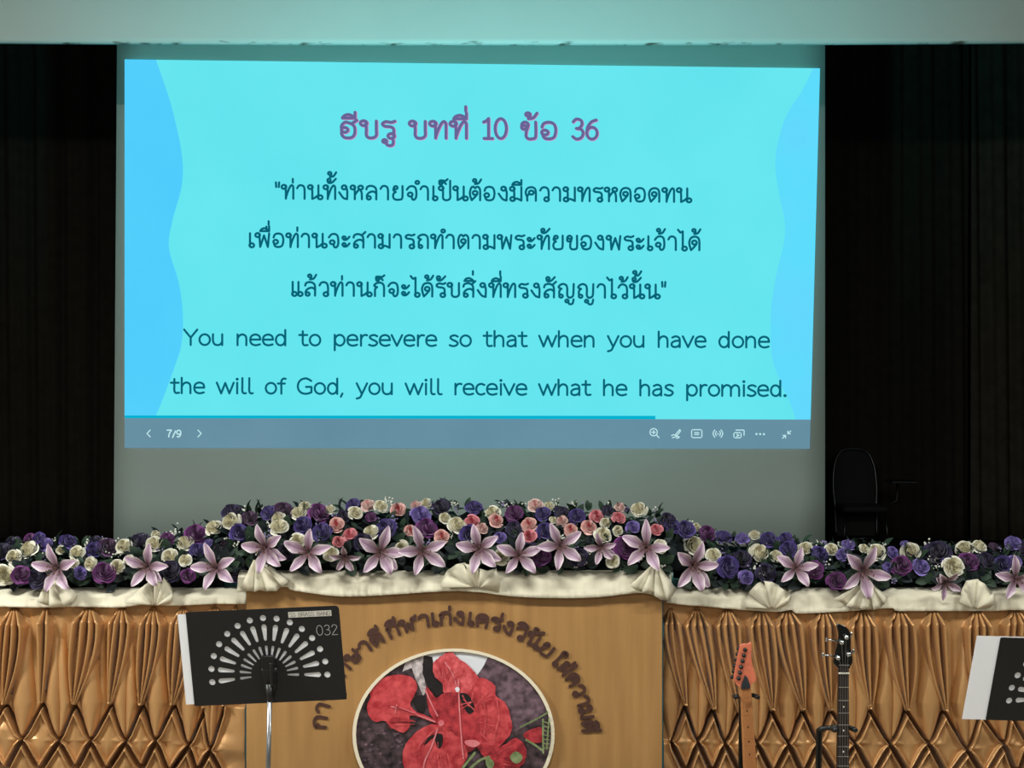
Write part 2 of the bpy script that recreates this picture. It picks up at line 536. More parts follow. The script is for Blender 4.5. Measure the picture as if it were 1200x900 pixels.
def beam_mat():
    m = mat('proscenium_paint', S(196, 198, 192), .55, noise=.03, nscale=1.5)
    nt = m.node_tree
    b = nt.nodes['Principled BSDF']
    src = b.inputs['Base Color'].links[0].from_socket
    tc = nt.nodes.new('ShaderNodeTexCoord')
    sp = nt.nodes.new('ShaderNodeSeparateXYZ')
    nt.links.new(tc.outputs['Object'], sp.inputs[0])
    # scuffs along the lowest few centimetres
    lo = nt.nodes.new('ShaderNodeMapRange')
    lo.inputs['From Min'].default_value = 4.445
    lo.inputs['From Max'].default_value = 4.53
    lo.inputs['To Min'].default_value = 1
    lo.inputs['To Max'].default_value = 0
    nt.links.new(sp.outputs['Z'], lo.inputs[0])
    mp = nt.nodes.new('ShaderNodeMapping')
    mp.inputs['Scale'].default_value = (3.2, 1, 16)
    nt.links.new(tc.outputs['Object'], mp.inputs[0])
    n = nt.nodes.new('ShaderNodeTexNoise')
    n.inputs['Scale'].default_value = 2.0
    n.inputs['Detail'].default_value = 8
    nt.links.new(mp.outputs[0], n.inputs['Vector'])
    mm = nt.nodes.new('ShaderNodeMath')
    mm.operation = 'MULTIPLY'
    nt.links.new(lo.outputs[0], mm.inputs[0])
    nt.links.new(n.outputs['Fac'], mm.inputs[1])
    r = nt.nodes.new('ShaderNodeValToRGB')
    r.color_ramp.elements[0].position = .52
    r.color_ramp.elements[1].position = .64
    nt.links.new(mm.outputs[0], r.inputs[0])
    mx = nt.nodes.new('ShaderNodeMix')
    mx.data_type = 'RGBA'
    nt.links.new(r.outputs[0], mx.inputs[0])
    nt.links.new(src, mx.inputs[6])
    mx.inputs[7].default_value = S(95, 85, 72)
    nt.links.new(mx.outputs[2], b.inputs['Base Color'])
    return m


def struct(name, mb, m, **k):
    o = mb.build(name, m, **k)
    o['kind'] = 'structure'
    return o


STAGE = 0.3
struct('floor', MB().box(-7.5, 7.5, -5, 17.2, -.1, 0), M_floor)
struct('floor_stage', MB().box(-7.5, 7.5, 6.3, 17.2, 0.0, STAGE), M_stage)
struct('ceiling', MB().box(-7.5, 7.5, -5, 17.2, 6.2, 6.3), M_ceil)
struct('wall_left', MB().box(-7.6, -7.5, -5, 17.2, 0, 6.2), M_wall)
struct('wall_right', MB().box(7.5, 7.6, -5, 17.2, 0, 6.2), M_wall)
struct('wall_back', MB().box(-7.5, 7.5, 17.2, 17.3, 0, 6.2), M_dark)

# proscenium face: slightly rounded lower edge, gently sagging
pm = MB()
bz = lambda x: H + (450 - (51.5 - 2.2 * (x / 3.6) ** 2)) / F * 11.0
xs = [-7.5 + 15 * i / 60 for i in range(61)]
prof = [(0.06, 0.0), (0.02, 0.0), (0.006, .012), (0, .04), (0, .5), (0, 1.0), (0, 1.74)]
Pg = np.array([[(x, 11.0 + dy, (bz(x) + dz) if dz < 1.7 else 6.2) for x in xs] for dy, dz in prof])
o = link('wall_upper', grid_mesh('wall_upper', Pg), beam_mat(), smooth=True)
md = o.modifiers.new('thickness', 'SOLIDIFY')
md.thickness = .05
o['kind'] = 'structure'

# ------------------------------------------------------------------ stage curtains
M_cur = mat('curtain_cloth', S(42, 38, 32), .95, spec=.1, noise=.15, nscale=8, bump=.3, bscale=300)
M_cur2 = mat('curtain_cloth_worn', S(54, 50, 43), .95, spec=.1, noise=.2, nscale=6, bump=.3, bscale=300)


def curtain(x0, x1, D, z1, m, label, seed, pitch=.34):
    rnd = random.Random(seed)
    n = int((x1 - x0) / .02)
    ph = rnd.random() * 6
    rows = []
    for z in np.linspace(STAGE + .02, z1, 14):
        row = []
        for i in range(n + 1):
            x = x0 + (x1 - x0) * i / n
            u = x / pitch * 2 * math.pi + ph + .8 * math.sin(x * 2.3 + z * .15)
            y = D - .07 * abs(math.sin(u / 2)) ** .7 - .02 * math.sin(u * 2.1 + z * .3)
            row.append((x, y, z))
        rows.append(row)
    o = link('stage_curtain', grid_mesh('stage_curtain', np.array(rows)), m, smooth=True)
    md = o.modifiers.new('thickness', 'SOLIDIFY')
    md.thickness = .006
    return tag(o, label, 'curtain')


def px2x(px, D):
    return (px - CX) / F * D


curtain(px2x(-170, 16.7), px2x(230, 16.7), 16.7, 6.1, M_cur, 'dark brown stage curtain hanging left of the projection screen', 3)
curtain(px2x(900, 16.7), px2x(1134, 16.7), 16.7, 6.1, M_cur, 'dark brown stage curtain beside the screen, behind the chair', 5)
curtain(px2x(1136, 16.55), px2x(1380, 16.55), 16.55, 6.1, M_cur2, 'slightly paler dark curtain at the far right end of the stage', 8)

# ------------------------------------------------------------------ projection screen and the slide on it
DS = 14.0
M_fab = mat('screen_fabric', S(190, 206, 198), .9, spec=.2, noise=.02, nscale=1.2, bump=.1, bscale=600)
M_metal_w = mat('white_enamel', S(200, 200, 195), .4)
scr = empty('projection_screen', (px2x(551, DS), DS, STAGE), 'large white projection screen showing a turquoise slide of Bible verse', 'projection screen')
zb = H - (638 - CY) / F * DS
rows = []
for k in range(12):
    z = zb + (5.45 - zb) * k / 11
    py = CY - (z - H) / DS * F
    xl, xr = 137 - (py - 52) * 4 / 580, 967.0
    rows.append([(px2x(xl + (xr - xl) * i / 24, DS), DS + .004 + .004 * math.sin(i * .9), z) for i in range(25)])
o = link('fabric', grid_mesh('fabric', np.array(rows)), M_fab, scr, smooth=True)
md = o.modifiers.new('thickness', 'SOLIDIFY')
md.thickness = .004
md.offset = -1
MB().tube([(px2x(131, DS), DS + .01, zb), (px2x(969, DS), DS + .01, zb)], .025).build('weight_bar', M_metal_w, scr, smooth=True)
MB().box(px2x(125, DS), px2x(976, DS), DS - .07, DS + .09, 5.44, 5.62).build('casing', M_metal_w, scr, bevel=.02)

# slide: its own frame (0..1 right, 0..1 down) mapped to the keystoned quad on the screen
Q = [(146, 69.5), (961, 80), (949, 526), (146, 525)]


def quad_map(q):
    A, B = [], []
    for (u, v), (x, y) in zip([(0, 0), (1, 0), (1, 1), (0, 1)], q):
        A.append([u, v, 1, 0, 0, 0, -x * u, -x * v]); B.append(x)
        A.append([0, 0, 0, u, v, 1, -y * u, -y * v]); B.append(y)
    h = np.linalg.solve(np.array(A, float), np.array(B, float))
    def f(u, v):
        w = h[6] * u + h[7] * v + 1
        return ((h[0] * u + h[1] * v + h[2]) / w, (h[3] * u + h[4] * v + h[5]) / w)
    Hm = np.array([[h[0], h[1], h[2]], [h[3], h[4], h[5]], [h[6], h[7], 1]])
    Hi = np.linalg.inv(Hm)
    def inv(x, y):
        r = Hi @ np.array([x, y, 1.0])
        return r[0] / r[2], r[1] / r[2]
    return f, inv


slide_xy, slide_uv = quad_map(Q)
VB = .922                                        # toolbar begins here


def slide_pt(lay):
    D = DS - .004 - .002 * lay
    return lambda x, y: at(x, y, D)


M_sl = emit('slide_turquoise', S(98, 226, 236), 1.0, S(106, 233, 242), .8)
M_bandl = emit('slide_wave_blue', S(78, 203, 252), 1.0, S(86, 209, 252), 1.2)
M_bandr = emit('slide_wave_pale', S(102, 214, 253), 1.0, S(90, 222, 250), 1.2)
M_tool = emit('slide_toolbar', S(98, 138, 158), 1.0, S(108, 148, 166), 1.0)
M_prog = emit('slide_progress', S(0, 178, 208))
M_txt = emit('slide_text', S(6, 98, 118))
M_head = emit('slide_heading', S(104, 100, 150))
M_heads = emit('slide_heading_glow', S(196, 140, 190))
M_icon = emit('slide_icons', S(190, 232, 236))


def slide_poly(name, uvs, lay, m, parent):
    put = slide_pt(lay)
    pts = [put(*slide_xy(u, v)) for u, v in uvs]
    mb = MB().add(pts, [tuple(range(len(pts)))])
    return mb.build(name, m, parent, recalc=False)


sl = slide_poly('projected_slide', [(0, 0), (.25, 0), (.5, 0), (.75, 0), (1, 0), (1, .5), (1, VB), (.75, VB), (.5, VB), (.25, VB), (0, VB), (0, .5)], 0, M_sl, scr)
sl['label'] = 'turquoise projected slide'
wl = catmull([(.044, 0), (.056, .06), (.068, .13), (.081, .24), (.081, .32), (.068, .41), (.063, .48), (.077, .57), (.083, .65), (.081, .73), (.071, .79), (.054, .875), (.043, VB)], 8)
slide_poly('wave_border', [(0, 0)] + wl + [(0, VB)], 1, M_bandl, sl)
wr = catmull([(.99, 0), (.974, .06), (.951, .13), (.938, .23), (.943, .315), (.953, .39), (.954, .45), (.943, .545), (.937, .637), (.94, .75), (.953, .82), (.967, .87), (.978, VB)], 8)
slide_poly('wave_border', [(1, 0)] + wr + [(1, VB)], 1, M_bandr, sl)
slide_poly('toolbar', [(0, VB), (.5, VB), (1, VB), (1, 1), (.5, 1), (0, 1)], 0, M_tool, sl)
slide_poly('progress_bar', [(0, VB - .007), (.77, VB - .009), (.77, VB), (0, VB)], 2, M_prog, sl)


def line(name, text, x0, y0, x1, y1, h, hw, m, lay, dx=0, dy=0):
    st, w = layout(text)
    xs = [p[0] for s, c in st for p in s]
    a, b = min(xs), max(xs)
    sx = (x1 - x0 - 2 * hw) / (b - a)
    mb = MB()
    put = slide_pt(lay)
    for s, c in st:
        pp = [(x0 + hw + (u - a) * sx + dx, y0 + (y1 - y0) * (u - a) / (b - a) - hw - v * h + dy) for u, v in s]
        ribbon(mb, pp, c, hw, put)
    return mb.build(name, m, sl, recalc=False)


line('glow_lettering', 'ฮีบรู บทที่ 10 ข้อ 36', 398, 162.8, 701.5, 164.8, 19.5, 1.9, M_heads, 2, .8, .8)
line('heading_lettering', 'ฮีบรู บทที่ 10 ข้อ 36', 398, 162.8, 701.5, 164.8, 19.5, 1.75, M_head, 3)
line('verse_lettering', '"ท่านทั้งหลายจำเป็นต้องมีความทรหดอดทน', 322, 234, 811.5, 238, 15.8, 1.32, M_txt, 3)
line('verse_lettering', 'เพื่อท่านจะสามารถทำตามพระทัยของพระเจ้าได้', 291, 290.5, 822, 294.5, 15.8, 1.32, M_txt, 3)
line('verse_lettering', 'แล้วท่านก็จะได้รับสิ่งที่ทรงสัญญาไว้นั้น"', 341, 347.5, 781, 350.8, 15.8, 1.32, M_txt, 3)
line('verse_lettering', 'You need to persevere so that when you have done', 214.5, 405.5, 902.5, 408.5, 18.0, 1.28, M_txt, 3)
line('verse_lettering', 'the will of God, you will receive what he has promised.', 199, 462, 922, 465.5, 18.0, 1.28, M_txt, 3)


def icon(name, strokes, hw=.6):
    mb = MB()
    put = slide_pt(2)
    for st in strokes:
        p, c = stroke_pts(st)
        ribbon(mb, p, c or st[0] == 'Z', hw, put)
    return mb.build(name, M_icon, sl, recalc=False)


icon('previous_arrow', [L((176, 504), (172.3, 508)), L((172.3, 508), (176, 512))])
icon('next_arrow', [L((232, 504), (235.8, 508)), L((235.8, 508), (232, 512))])
mb = MB()
st, w = layout('7/9')
for s, c in st:
    ribbon(mb, [(194.5 + u * 10.8 + 1, 512 - v * 6.6) for u, v in s], c, .75, slide_pt(2))
mb.build('page_number', M_icon, sl, recalc=False)


def rr(x0, y0, x1, y1):
    return [L((x0 + 1, y0), (x1 - 1, y0)), L((x1, y0 + 1), (x1, y1 - 1)), L((x1 - 1, y1), (x0 + 1, y1)), L((x0, y1 - 1), (x0, y0 + 1))]


icon('zoom_icon', [('C', 766, 506.5, 4.3), L((769.3, 509.8), (772.3, 513)), L((764, 506.5), (768, 506.5)), L((766, 504.5), (766, 508.5))])
icon('pen_icon', [L((791, 510), (796.5, 503.5)), L((796.5, 503.5), (797.5, 505)), L((797.5, 505), (793, 510.8)), L((793, 510.8), (791, 510)), P((787, 510.5), (789, 509.5), (791, 510)), P((788, 513), (794, 511.5), (796, 512.5), (793, 513.6))])
icon('keyboard_icon', rr(810.5, 503.6, 822.5, 512.8) + [L((814, 507), (819, 507)), L((814, 509.2), (819, 509.2))])
icon('broadcast_icon', [P((837.6, 503.8), (835.6, 508), (837.6, 512.4)), P((845, 503.8), (847, 508), (845, 512.4)), P((839.5, 505.5), (838.4, 508), (839.5, 510.6)), P((843.2, 505.5), (844.4, 508), (843.2, 510.6)), L((840.8, 508.3), (842, 508.3))])
icon('cards_icon', rr(860, 507, 868.5, 513) + [L((862.5, 504), (871.5, 504)), L((872, 504.5), (872, 510)), L((863.5, 509), (866, 510.2)), L((866, 510.2), (863.5, 511.4))])
icon('more_icon', [('C', 886.5, 508.6, .5), ('C', 890.8, 508.7, .5), ('C', 895.2, 508.8, .5)], .75)
icon('shrink_icon', [L((917, 513.5), (920.4, 510.4)), L((917.6, 510.2), (920.6, 510.2)), L((920.6, 510.2), (920.6, 513.2)), L((926.6, 505), (923.4, 508)), L((923.2, 505.2), (923.2, 508.2)), L((923.2, 508.2), (926.2, 508.2))])

# ------------------------------------------------------------------ black chair far back on the stage
M_blk = mat('black_leather', S(4, 4, 5), .8, noise=.1, nscale=30)
M_blkp = mat('black_plastic', S(16, 16, 17), .4)
M_chr = mat('chrome', S(200, 202, 205), .12, metal=1.0)
M_frm = mat('dark_chrome', S(70, 72, 74), .3, metal=1.0)
DC = 15.9
cx, cz = px2x(1004, DC), STAGE
ch = empty('chair', (cx, DC, cz), 'black chair with chrome frame against the dark curtain, right of screen', 'chair')
bk = []
for u, v in catmull([(-.21, .12), (-.215, .42), (-.225, .65), (-.2, .86), (-.13, .985), (0, 1.01), (.13, .985), (.2, .86), (.225, .65), (.215, .42), (.21, .12)], 5):
    bk.append(Vector((cx + u, DC + .06 + (v - .42) * .16, cz + v)))
MB().prism(bk, (0, .05, 0)).build('backrest', M_blk, ch, bevel=.015)
MB().tube([p + Vector((0, -.005, .012)) for p in bk], .012, 8).build('back_frame', M_frm, ch, smooth=True)
MB().box(cx - .23, cx + .23, DC - .42, DC + .0, cz + .40, cz + .47).build('seat', M_blk, ch, bevel=.025)
ax = cx + .30
MB().box(ax - .02, ax + .25, DC - .35, DC - .02, cz + .69, cz + .715).build('writing_arm', M_blkp, ch, bevel=.008)
MB().tube([(ax + .1, DC - .1, cz + .69), (ax + .09, DC - .1, cz + .5), (cx + .22, DC - .1, cz + .42)], .014, 8).build('arm_post', M_blkp, ch, smooth=True)
for sx in (-1, 1):
    MB().tube([(cx + sx * .2, DC - .38, cz + .41), (cx + sx * .23, DC - .42, cz + .012)], .012, 8).build('leg', M_frm, ch, smooth=True)
    MB().tube([(cx + sx * .2, DC + .08, cz + .44), (cx + sx * .23, DC + .16, cz + .012)], .012, 8).build('leg', M_frm, ch, smooth=True)
MB().tube([(cx - .21, DC - .40, cz + .14), (cx + .21, DC - .40, cz + .14)], .008, 8).build('stretcher', M_frm, ch, smooth=True)

# ------------------------------------------------------------------ podium
DL, DT = 6.5, 6.6
M_wood = mat('podium_veneer', S(168, 122, 66), .5, noise=.0, bump=.06, bscale=120, stretch=(1, 1, .1))


def wood_nodes(m, c1, c2):
    nt = m.node_tree
    b = nt.nodes['Principled BSDF']
    tc = nt.nodes.new('ShaderNodeTexCoord')
    mp = nt.nodes.new('ShaderNodeMapping')
    mp.inputs['Scale'].default_value = (9, 9, .8)
    nt.links.new(tc.outputs['Object'], mp.inputs[0])
    n = nt.nodes.new('ShaderNodeTexNoise')
    n.inputs['Scale'].default_value = 2.5
    n.inputs['Detail'].default_value = 7
    nt.links.new(mp.outputs[0], n.inputs['Vector'])
    n2 = nt.nodes.new('ShaderNodeTexNoise')
    n2.inputs['Scale'].default_value = 260
    n2.inputs['Detail'].default_value = 2
    nt.links.new(tc.outputs['Object'], n2.inputs['Vector'])
    a = nt.nodes.new('ShaderNodeMath')
    a.operation = 'MULTIPLY_ADD'
    a.inputs[1].default_value = .35
    nt.links.new(n2.outputs['Fac'], a.inputs[0])
    nt.links.new(n.outputs['Fac'], a.inputs[2])
    r = nt.nodes.new('ShaderNodeValToRGB')
    r.color_ramp.elements[0].position = .4
    r.color_ramp.elements[1].position = .95
    r.color_ramp.elements[0].color = c1
    r.color_ramp.elements[1].color = c2
    nt.links.new(a.outputs[0], r.inputs[0])
    nt.links.new(r.outputs[0], b.inputs['Base Color'])


wood_nodes(M_wood, S(148, 108, 62), S(172, 131, 78))
M_edge = mat('podium_edge', S(72, 48, 26), .5)
M_let = mat('letter_brown', S(66, 36, 26), .7, noise=.25, nscale=60)
lx0, lx1 = px2x(288.5, DL), px2x(776, DL)
ltop = 1.198
pod = empty('podium', ((lx0 + lx1) / 2, DL + .3, STAGE), 'wide wooden podium with oval flower picture and arched brown lettering', 'podium')
MB().box(lx0, lx1, DL, DL + .02, STAGE, ltop).build('front_panel', M_wood, pod, bevel=.002)
for a, b in ((lx0, lx0 + .02), (lx1 - .02, lx1)):
    MB().box(a, b, DL + .021, DL + .6, STAGE, ltop).build('side_panel', M_edge, pod, bevel=.002)
MB().box(lx0 + .022, lx1 - .022, DL + .022, DL + .6, ltop - .03, ltop).build('top', M_wood, pod, bevel=.003)

# arched lettering on the podium: four words, each between two angles on an ellipse
EC, ERX, ERY = (532.0, 860.0), 149.0, 127.0
lz = [DL - .006]


def arch_word(mb, text, a0, a1, h=13.8, hw=1.85):
    """angles in degrees, 180 = left end, 90 = apex; arc-length stepping along the ellipse"""
    st, w = layout(text)
    xs = [p[0] for s, c in st for p in s]
    lo, hi = min(xs), max(xs)
    N = 200
    T = [math.radians(a0 + (a1 - a0) * i / N) for i in range(N + 1)]
    pt = [(EC[0] + ERX * math.cos(t), EC[1] - ERY * math.sin(t)) for t in T]
    cum = [0.0]
    for i in range(N):
        cum.append(cum[-1] + math.dist(pt[i], pt[i + 1]))
    def place(u, v):
        s = (u - lo) / (hi - lo) * cum[-1]
        i = min(N - 1, max(0, int(np.searchsorted(cum, s)) - 1))
        f = (s - cum[i]) / (cum[i + 1] - cum[i])
        x = pt[i][0] + (pt[i + 1][0] - pt[i][0]) * f
        y = pt[i][1] + (pt[i + 1][1] - pt[i][1]) * f
        tx, ty = pt[i + 1][0] - pt[i][0], pt[i + 1][1] - pt[i][1]
        l = math.hypot(tx, ty)
        return x + ty / l * (v * h + hw), y - tx / l * (v * h + hw)
    for s, c in st:
        lz[0] -= .00004
        d = lz[0]
        pp = [place(u, v) for u, v in s]
        ribbon(mb, pp, c, hw, lambda x, y: at(x, y, d), lambda x, y: at(x, y, DL))
    return mb


mb = MB()
arch_word(mb, 'การศึกษาดี', 177, 123)
arch_word(mb, 'กีฬาเก่ง', 119.5, 86)
arch_word(mb, 'เคร่งวินัย', 83.5, 44)
arch_word(mb, 'ใฝ่ความดี', 40, 1.5)
mb.build('lettering', M_let, pod)

# the oval flower picture
def blot(name, c1, c2, sc):
    return mat(name, c1, .45, noise=.5, nscale=sc, col2=c2)


PIC = [blot('print_dark_rock', S(16, 13, 17), S(92, 72, 80), 34), blot('print_sky', S(214, 218, 226), S(226, 228, 234), 5),
       blot('print_trunk', S(50, 36, 46), S(124, 100, 112), 34), blot('print_bark', S(120, 110, 112), S(214, 204, 206), 60),
       blot('print_black', S(12, 9, 12), S(30, 24, 28), 40), blot('print_red', S(160, 32, 44), S(214, 84, 88), 34),
       blot('print_red_deep', S(128, 24, 36), S(198, 62, 70), 36), blot('print_pink', S(206, 96, 106), S(224, 140, 146), 30),
       blot('print_green', S(92, 112, 66), S(140, 152, 110), 60), blot('print_red_light', S(170, 40, 50), S(226, 104, 108), 40)]
PCX, PCY, PRX, PRY = 531.5, 861.0, 118.5, 101.0


def pz(k):
    return DL - .0075 - .00025 * k


def cr(x, y):
    return 400 + x / 4.615, 750 + y / 4.615


def in_oval(x, y, k=.965):
    d = math.hypot((x - PCX) / (PRX * k), (y - PCY) / (PRY * k))
    return (x, y) if d <= 1 else (PCX + (x - PCX) / d, PCY + (y - PCY) / d)


ell = lambda k, n=72: [(PCX + PRX * k * math.cos(2 * math.pi * i / n), PCY + PRY * k * math.sin(2 * math.pi * i / n)) for i in range(n)]
pic = MB()
pic.prism([at(x, y, DL - .0075) for x, y in ell(.985)], (0, .0075, 0), 0)


lay = [1]


def blob(pts, mi, smooth=True, jag=0.0, seed=0):
    lay[0] += 1
    p = [cr(*q) for q in pts]
    if smooth:
        p = catmull(p, 6, closed=True)
    if jag:
        r = random.Random(seed)
        p = [(x + r.uniform(-jag, jag), y + r.uniform(-jag, jag)) for x, y in p]
    p = [in_oval(x, y) for x, y in p]
    pic.add([at(x, y, pz(lay[0])) for x, y in p], [tuple(range(len(p)))], mi)


def sweep(pts, hw, mi):
    lay[0] += 1
    D = pz(lay[0])
    ribbon(pic, [in_oval(*cr(*q)) for q in catmull(pts, 6)], False, hw, lambda x, y: at(x, y, D), mi=mi)


blob([(440, 90), (520, 50), (620, 30), (720, 40), (815, 75), (780, 150), (735, 190), (660, 150), (560, 110), (480, 130)], 1, False)
blob([(800, 75), (770, 140), (735, 190), (820, 260), (900, 380), (925, 500), (990, 470), (1150, 390), (1150, 300), (1050, 160), (900, 60)], 2, False)
blob([(930, 520), (1090, 440), (1150, 420), (1150, 600), (1060, 700), (980, 780), (900, 700)], 0, False)
blob([(330, 90), (390, 70), (450, 60), (440, 130), (450, 210), (460, 280), (440, 300), (400, 210), (380, 150), (330, 170)], 3, False, .5, 3)
blob([(440, 70), (490, 90), (500, 140), (500, 190), (545, 240), (560, 280), (520, 320), (470, 260), (440, 180)], 4, False, .4, 5)
blob([(390, 320), (440, 300), (455, 360), (440, 400), (400, 370)], 4)
for i in range(26):                                                          # pale lichen flecks on the rock
    r = random.Random(90 + i)
    x, y, s = r.uniform(100, 330), r.uniform(460, 690), r.uniform(4, 11)
    blob([(x - s, y), (x, y - s * .7), (x + s, y), (x, y + s)], 2)
blob([(150, 260), (190, 230), (240, 200), (320, 188), (385, 205), (410, 250), (395, 300), (372, 345), (400, 385), (450, 405), (518, 440), (512, 452), (440, 425), (372, 408), (372, 460), (340, 500), (290, 485), (255, 460), (232, 436), (180, 442), (145, 400), (140, 350), (158, 310)], 5, jag=.35, seed=1)
blob([(495, 135), (515, 105), (545, 85), (580, 62), (610, 75), (640, 105), (690, 140), (735, 195), (760, 250), (740, 310), (640, 310), (558, 290), (545, 235), (505, 195)], 9, jag=.5, seed=2)
blob([(740, 210), (790, 215), (832, 250), (835, 300), (890, 345), (915, 420), (922, 490), (870, 560), (800, 610), (740, 590), (700, 500), (655, 400), (690, 290)], 5, jag=.4, seed=4)
blob([(458, 255), (485, 280), (515, 312), (560, 285), (640, 285), (720, 300), (750, 420), (742, 560), (670, 610), (600, 560), (560, 500), (520, 455), (475, 385)], 6)
blob([(505, 455), (430, 480), (365, 540), (332, 610), (340, 690), (390, 770), (560, 790), (650, 690), (682, 600), (600, 500)], 5, jag=.4, seed=6)
blob([(740, 565), (860, 575), (945, 530), (1000, 590), (990, 660), (955, 700), (900, 790), (820, 720), (780, 650)], 6, jag=.4, seed=7)
blob([(985, 510), (1040, 478), (1085, 478), (1085, 550), (1020, 552)], 6)
blob([(640, 290), (690, 300), (722, 370), (690, 400), (655, 350)], 4)
blob([(440, 555), (490, 515), (545, 510), (545, 570), (520, 585), (500, 530), (455, 565)], 4)
for a in ([(645, 350), (700, 335)], [(650, 372), (715, 330)], [(660, 320), (720, 380)], [(655, 300), (690, 360)]):
    sweep(a, .55, 9)
sweep([(270, 360), (340, 375), (420, 408), (505, 442)], .85, 7)
sweep([(300, 350), (290, 395)], .6, 7)
sweep([(455, 270), (480, 330), (520, 410)], .9, 7)
sweep([(632, 215), (640, 400), (652, 560), (660, 640)], .85, 7)
sweep([(520, 480), (490, 570), (450, 660), (440, 740)], .85, 7)
sweep([(400, 610), (430, 560), (500, 490)], .8, 9)
sweep([(560, 120), (600, 180), (625, 260)], .7, 7)
sweep([(760, 300), (780, 400), (770, 520)], .7, 9)
sweep([(840, 320), (850, 420), (820, 540)], .7, 9)
vr = random.Random(12)
for cx_, cy_, a0, a1, rad in ((500, 440, 158, 190, 320), (560, 280, 50, 115, 190), (660, 430, -40, 70, 250), (520, 470, 225, 310, 270), (790, 640, 280, 400, 180)):
    for k in range(15):
        g = math.radians(vr.uniform(a0, a1))
        q0, q1 = vr.uniform(.3, .6) * rad, vr.uniform(.6, .86) * rad
        bend = vr.uniform(-.12, .12)
        sweep([(cx_ + q * math.cos(g + bend * f), cy_ - q * math.sin(g + bend * f)) for f, q in ((0, q0), (.5, (q0 + q1) / 2), (1, q1))], vr.uniform(.2, .5), vr.choice([6, 9, 9, 6]))
blob([(615, 262), (630, 254), (640, 268), (626, 282)], 1)
blob([(525, 442), (545, 432), (555, 450), (542, 466), (528, 460)], 7)
blob([(670, 545), (720, 540), (750, 560), (715, 580), (675, 565)], 7)
sweep([(650, 700), (690, 650), (722, 610)], 1.4, 8)
sweep([(690, 700), (750, 650), (800, 632)], 1.4, 8)
blob([(780, 650), (805, 640), (826, 665), (815, 695), (790, 690)], 8)
blob([(915, 625), (945, 602), (978, 625), (972, 655), (945, 668), (918, 650)], 8)
sweep([(1000, 540), (1050, 570), (1090, 600)], 1.2, 8)
sweep([(970, 470), (1060, 425), (1135, 382)], .9, 8)
sweep([(1090, 430), (1092, 610)], 1.1, 8)
sweep([(1128, 420), (1110, 590)], .9, 8)
for k in range(7):
    sweep([(1092, 440 + k * 24), (1124, 452 + k * 22)], .6, 8)
po = pic.build('oval_picture', PIC, pod, recalc=False)
po['label'] = 'oval print of red flowers'
M_cream = mat('cream_rim', S(226, 216, 192), .5)
rim = MB()
ri, ro = ell(.965), ell(1.0)
for i in range(72):
    j = (i + 1) % 72
    fr = lambda p, d: at(p[0], p[1], d)
    a, b, c, d = ro[i], ro[j], ri[j], ri[i]
    rim.add([fr(a, DL - .022), fr(b, DL - .022), fr(c, DL - .022), fr(d, DL - .022), fr(a, DL), fr(b, DL), fr(c, DL - .004), fr(d, DL - .004)],
            [(0, 1, 2, 3), (0, 4, 5, 1), (3, 2, 6, 7)])
rim.build('rim', M_cream, po, smooth=False)

# ------------------------------------------------------------------ tables, satin skirts, cream cloths
M_tab = mat('table_laminate', S(150, 150, 150), .5)
M_leg = mat('table_steel', S(110, 112, 115), .35, metal=.9)
TT = H - (691 - CY) / F * DT                     # table top height


def table(x0, x1, label):
    t = empty('folding_table', ((x0 + x1) / 2, DT + .35, STAGE), label, 'table', None)
    MB().box(x0, x1, DT + .02, DT + .64, TT - .035, TT - .006).build('tabletop', M_tab, t, bevel=.006)
    for x in (x0 + .12, x1 - .12):
        for y in (DT + .1, DT + .56):
            MB().tube([(x, y, TT - .036), (x, y, STAGE)], .014, 10).build('leg', M_leg, t, smooth=True)


table(px2x(-110, DT), px2x(285, DT), 'grey folding table under the gold skirt left of the podium')
table(px2x(780, DT), px2x(1330, DT), 'grey folding table whose edge shows right of the podium corner')

M_satin = bpy.data.materials.new('gold_satin')
M_satin.use_nodes = True
nt = M_satin.node_tree
b = nt.nodes['Principled BSDF']
b.inputs['Base Color'].default_value = S(192, 146, 95)
b.inputs['Metallic'].default_value = .4
b.inputs['Roughness'].default_value = .34
b.inputs['Specular IOR Level'].default_value = .6
b.inputs['Sheen Weight'].default_value = .15
b.inputs['Sheen Roughness'].default_value = .4
tc = nt.nodes.new('ShaderNodeTexCoord')
mp = nt.nodes.new('ShaderNodeMapping')
mp.inputs['Scale'].default_value = (1, 1, .35)
n = nt.nodes.new('ShaderNodeTexNoise')
n.inputs['Scale'].default_value = 420
n.inputs['Detail'].default_value = 2
nt.links.new(tc.outputs['Object'], mp.inputs[0])
nt.links.new(mp.outputs[0], n.inputs['Vector'])
bp = nt.nodes.new('ShaderNodeBump')
bp.inputs['Strength'].default_value = .12
bp.inputs['Distance'].default_value = .002
nt.links.new(n.outputs['Fac'], bp.inputs['Height'])
nt.links.new(bp.outputs[0], b.inputs['Normal'])


def vnoise(x, y, seed):
    """smooth value noise on arrays"""
    rs = np.random.RandomState(seed)
    T = rs.rand(64, 64)
    xi, yi = np.floor(x).astype(int), np.floor(y).astype(int)
    fx, fy = x - xi, y - yi
    fx, fy = fx * fx * (3 - 2 * fx), fy * fy * (3 - 2 * fy)
    g = lambda a, b: T[a % 64, b % 64]
    return (g(xi, yi) * (1 - fx) + g(xi + 1, yi) * fx) * (1 - fy) + (g(xi, yi + 1) * (1 - fx) + g(xi + 1, yi + 1) * fx) * fy - .5


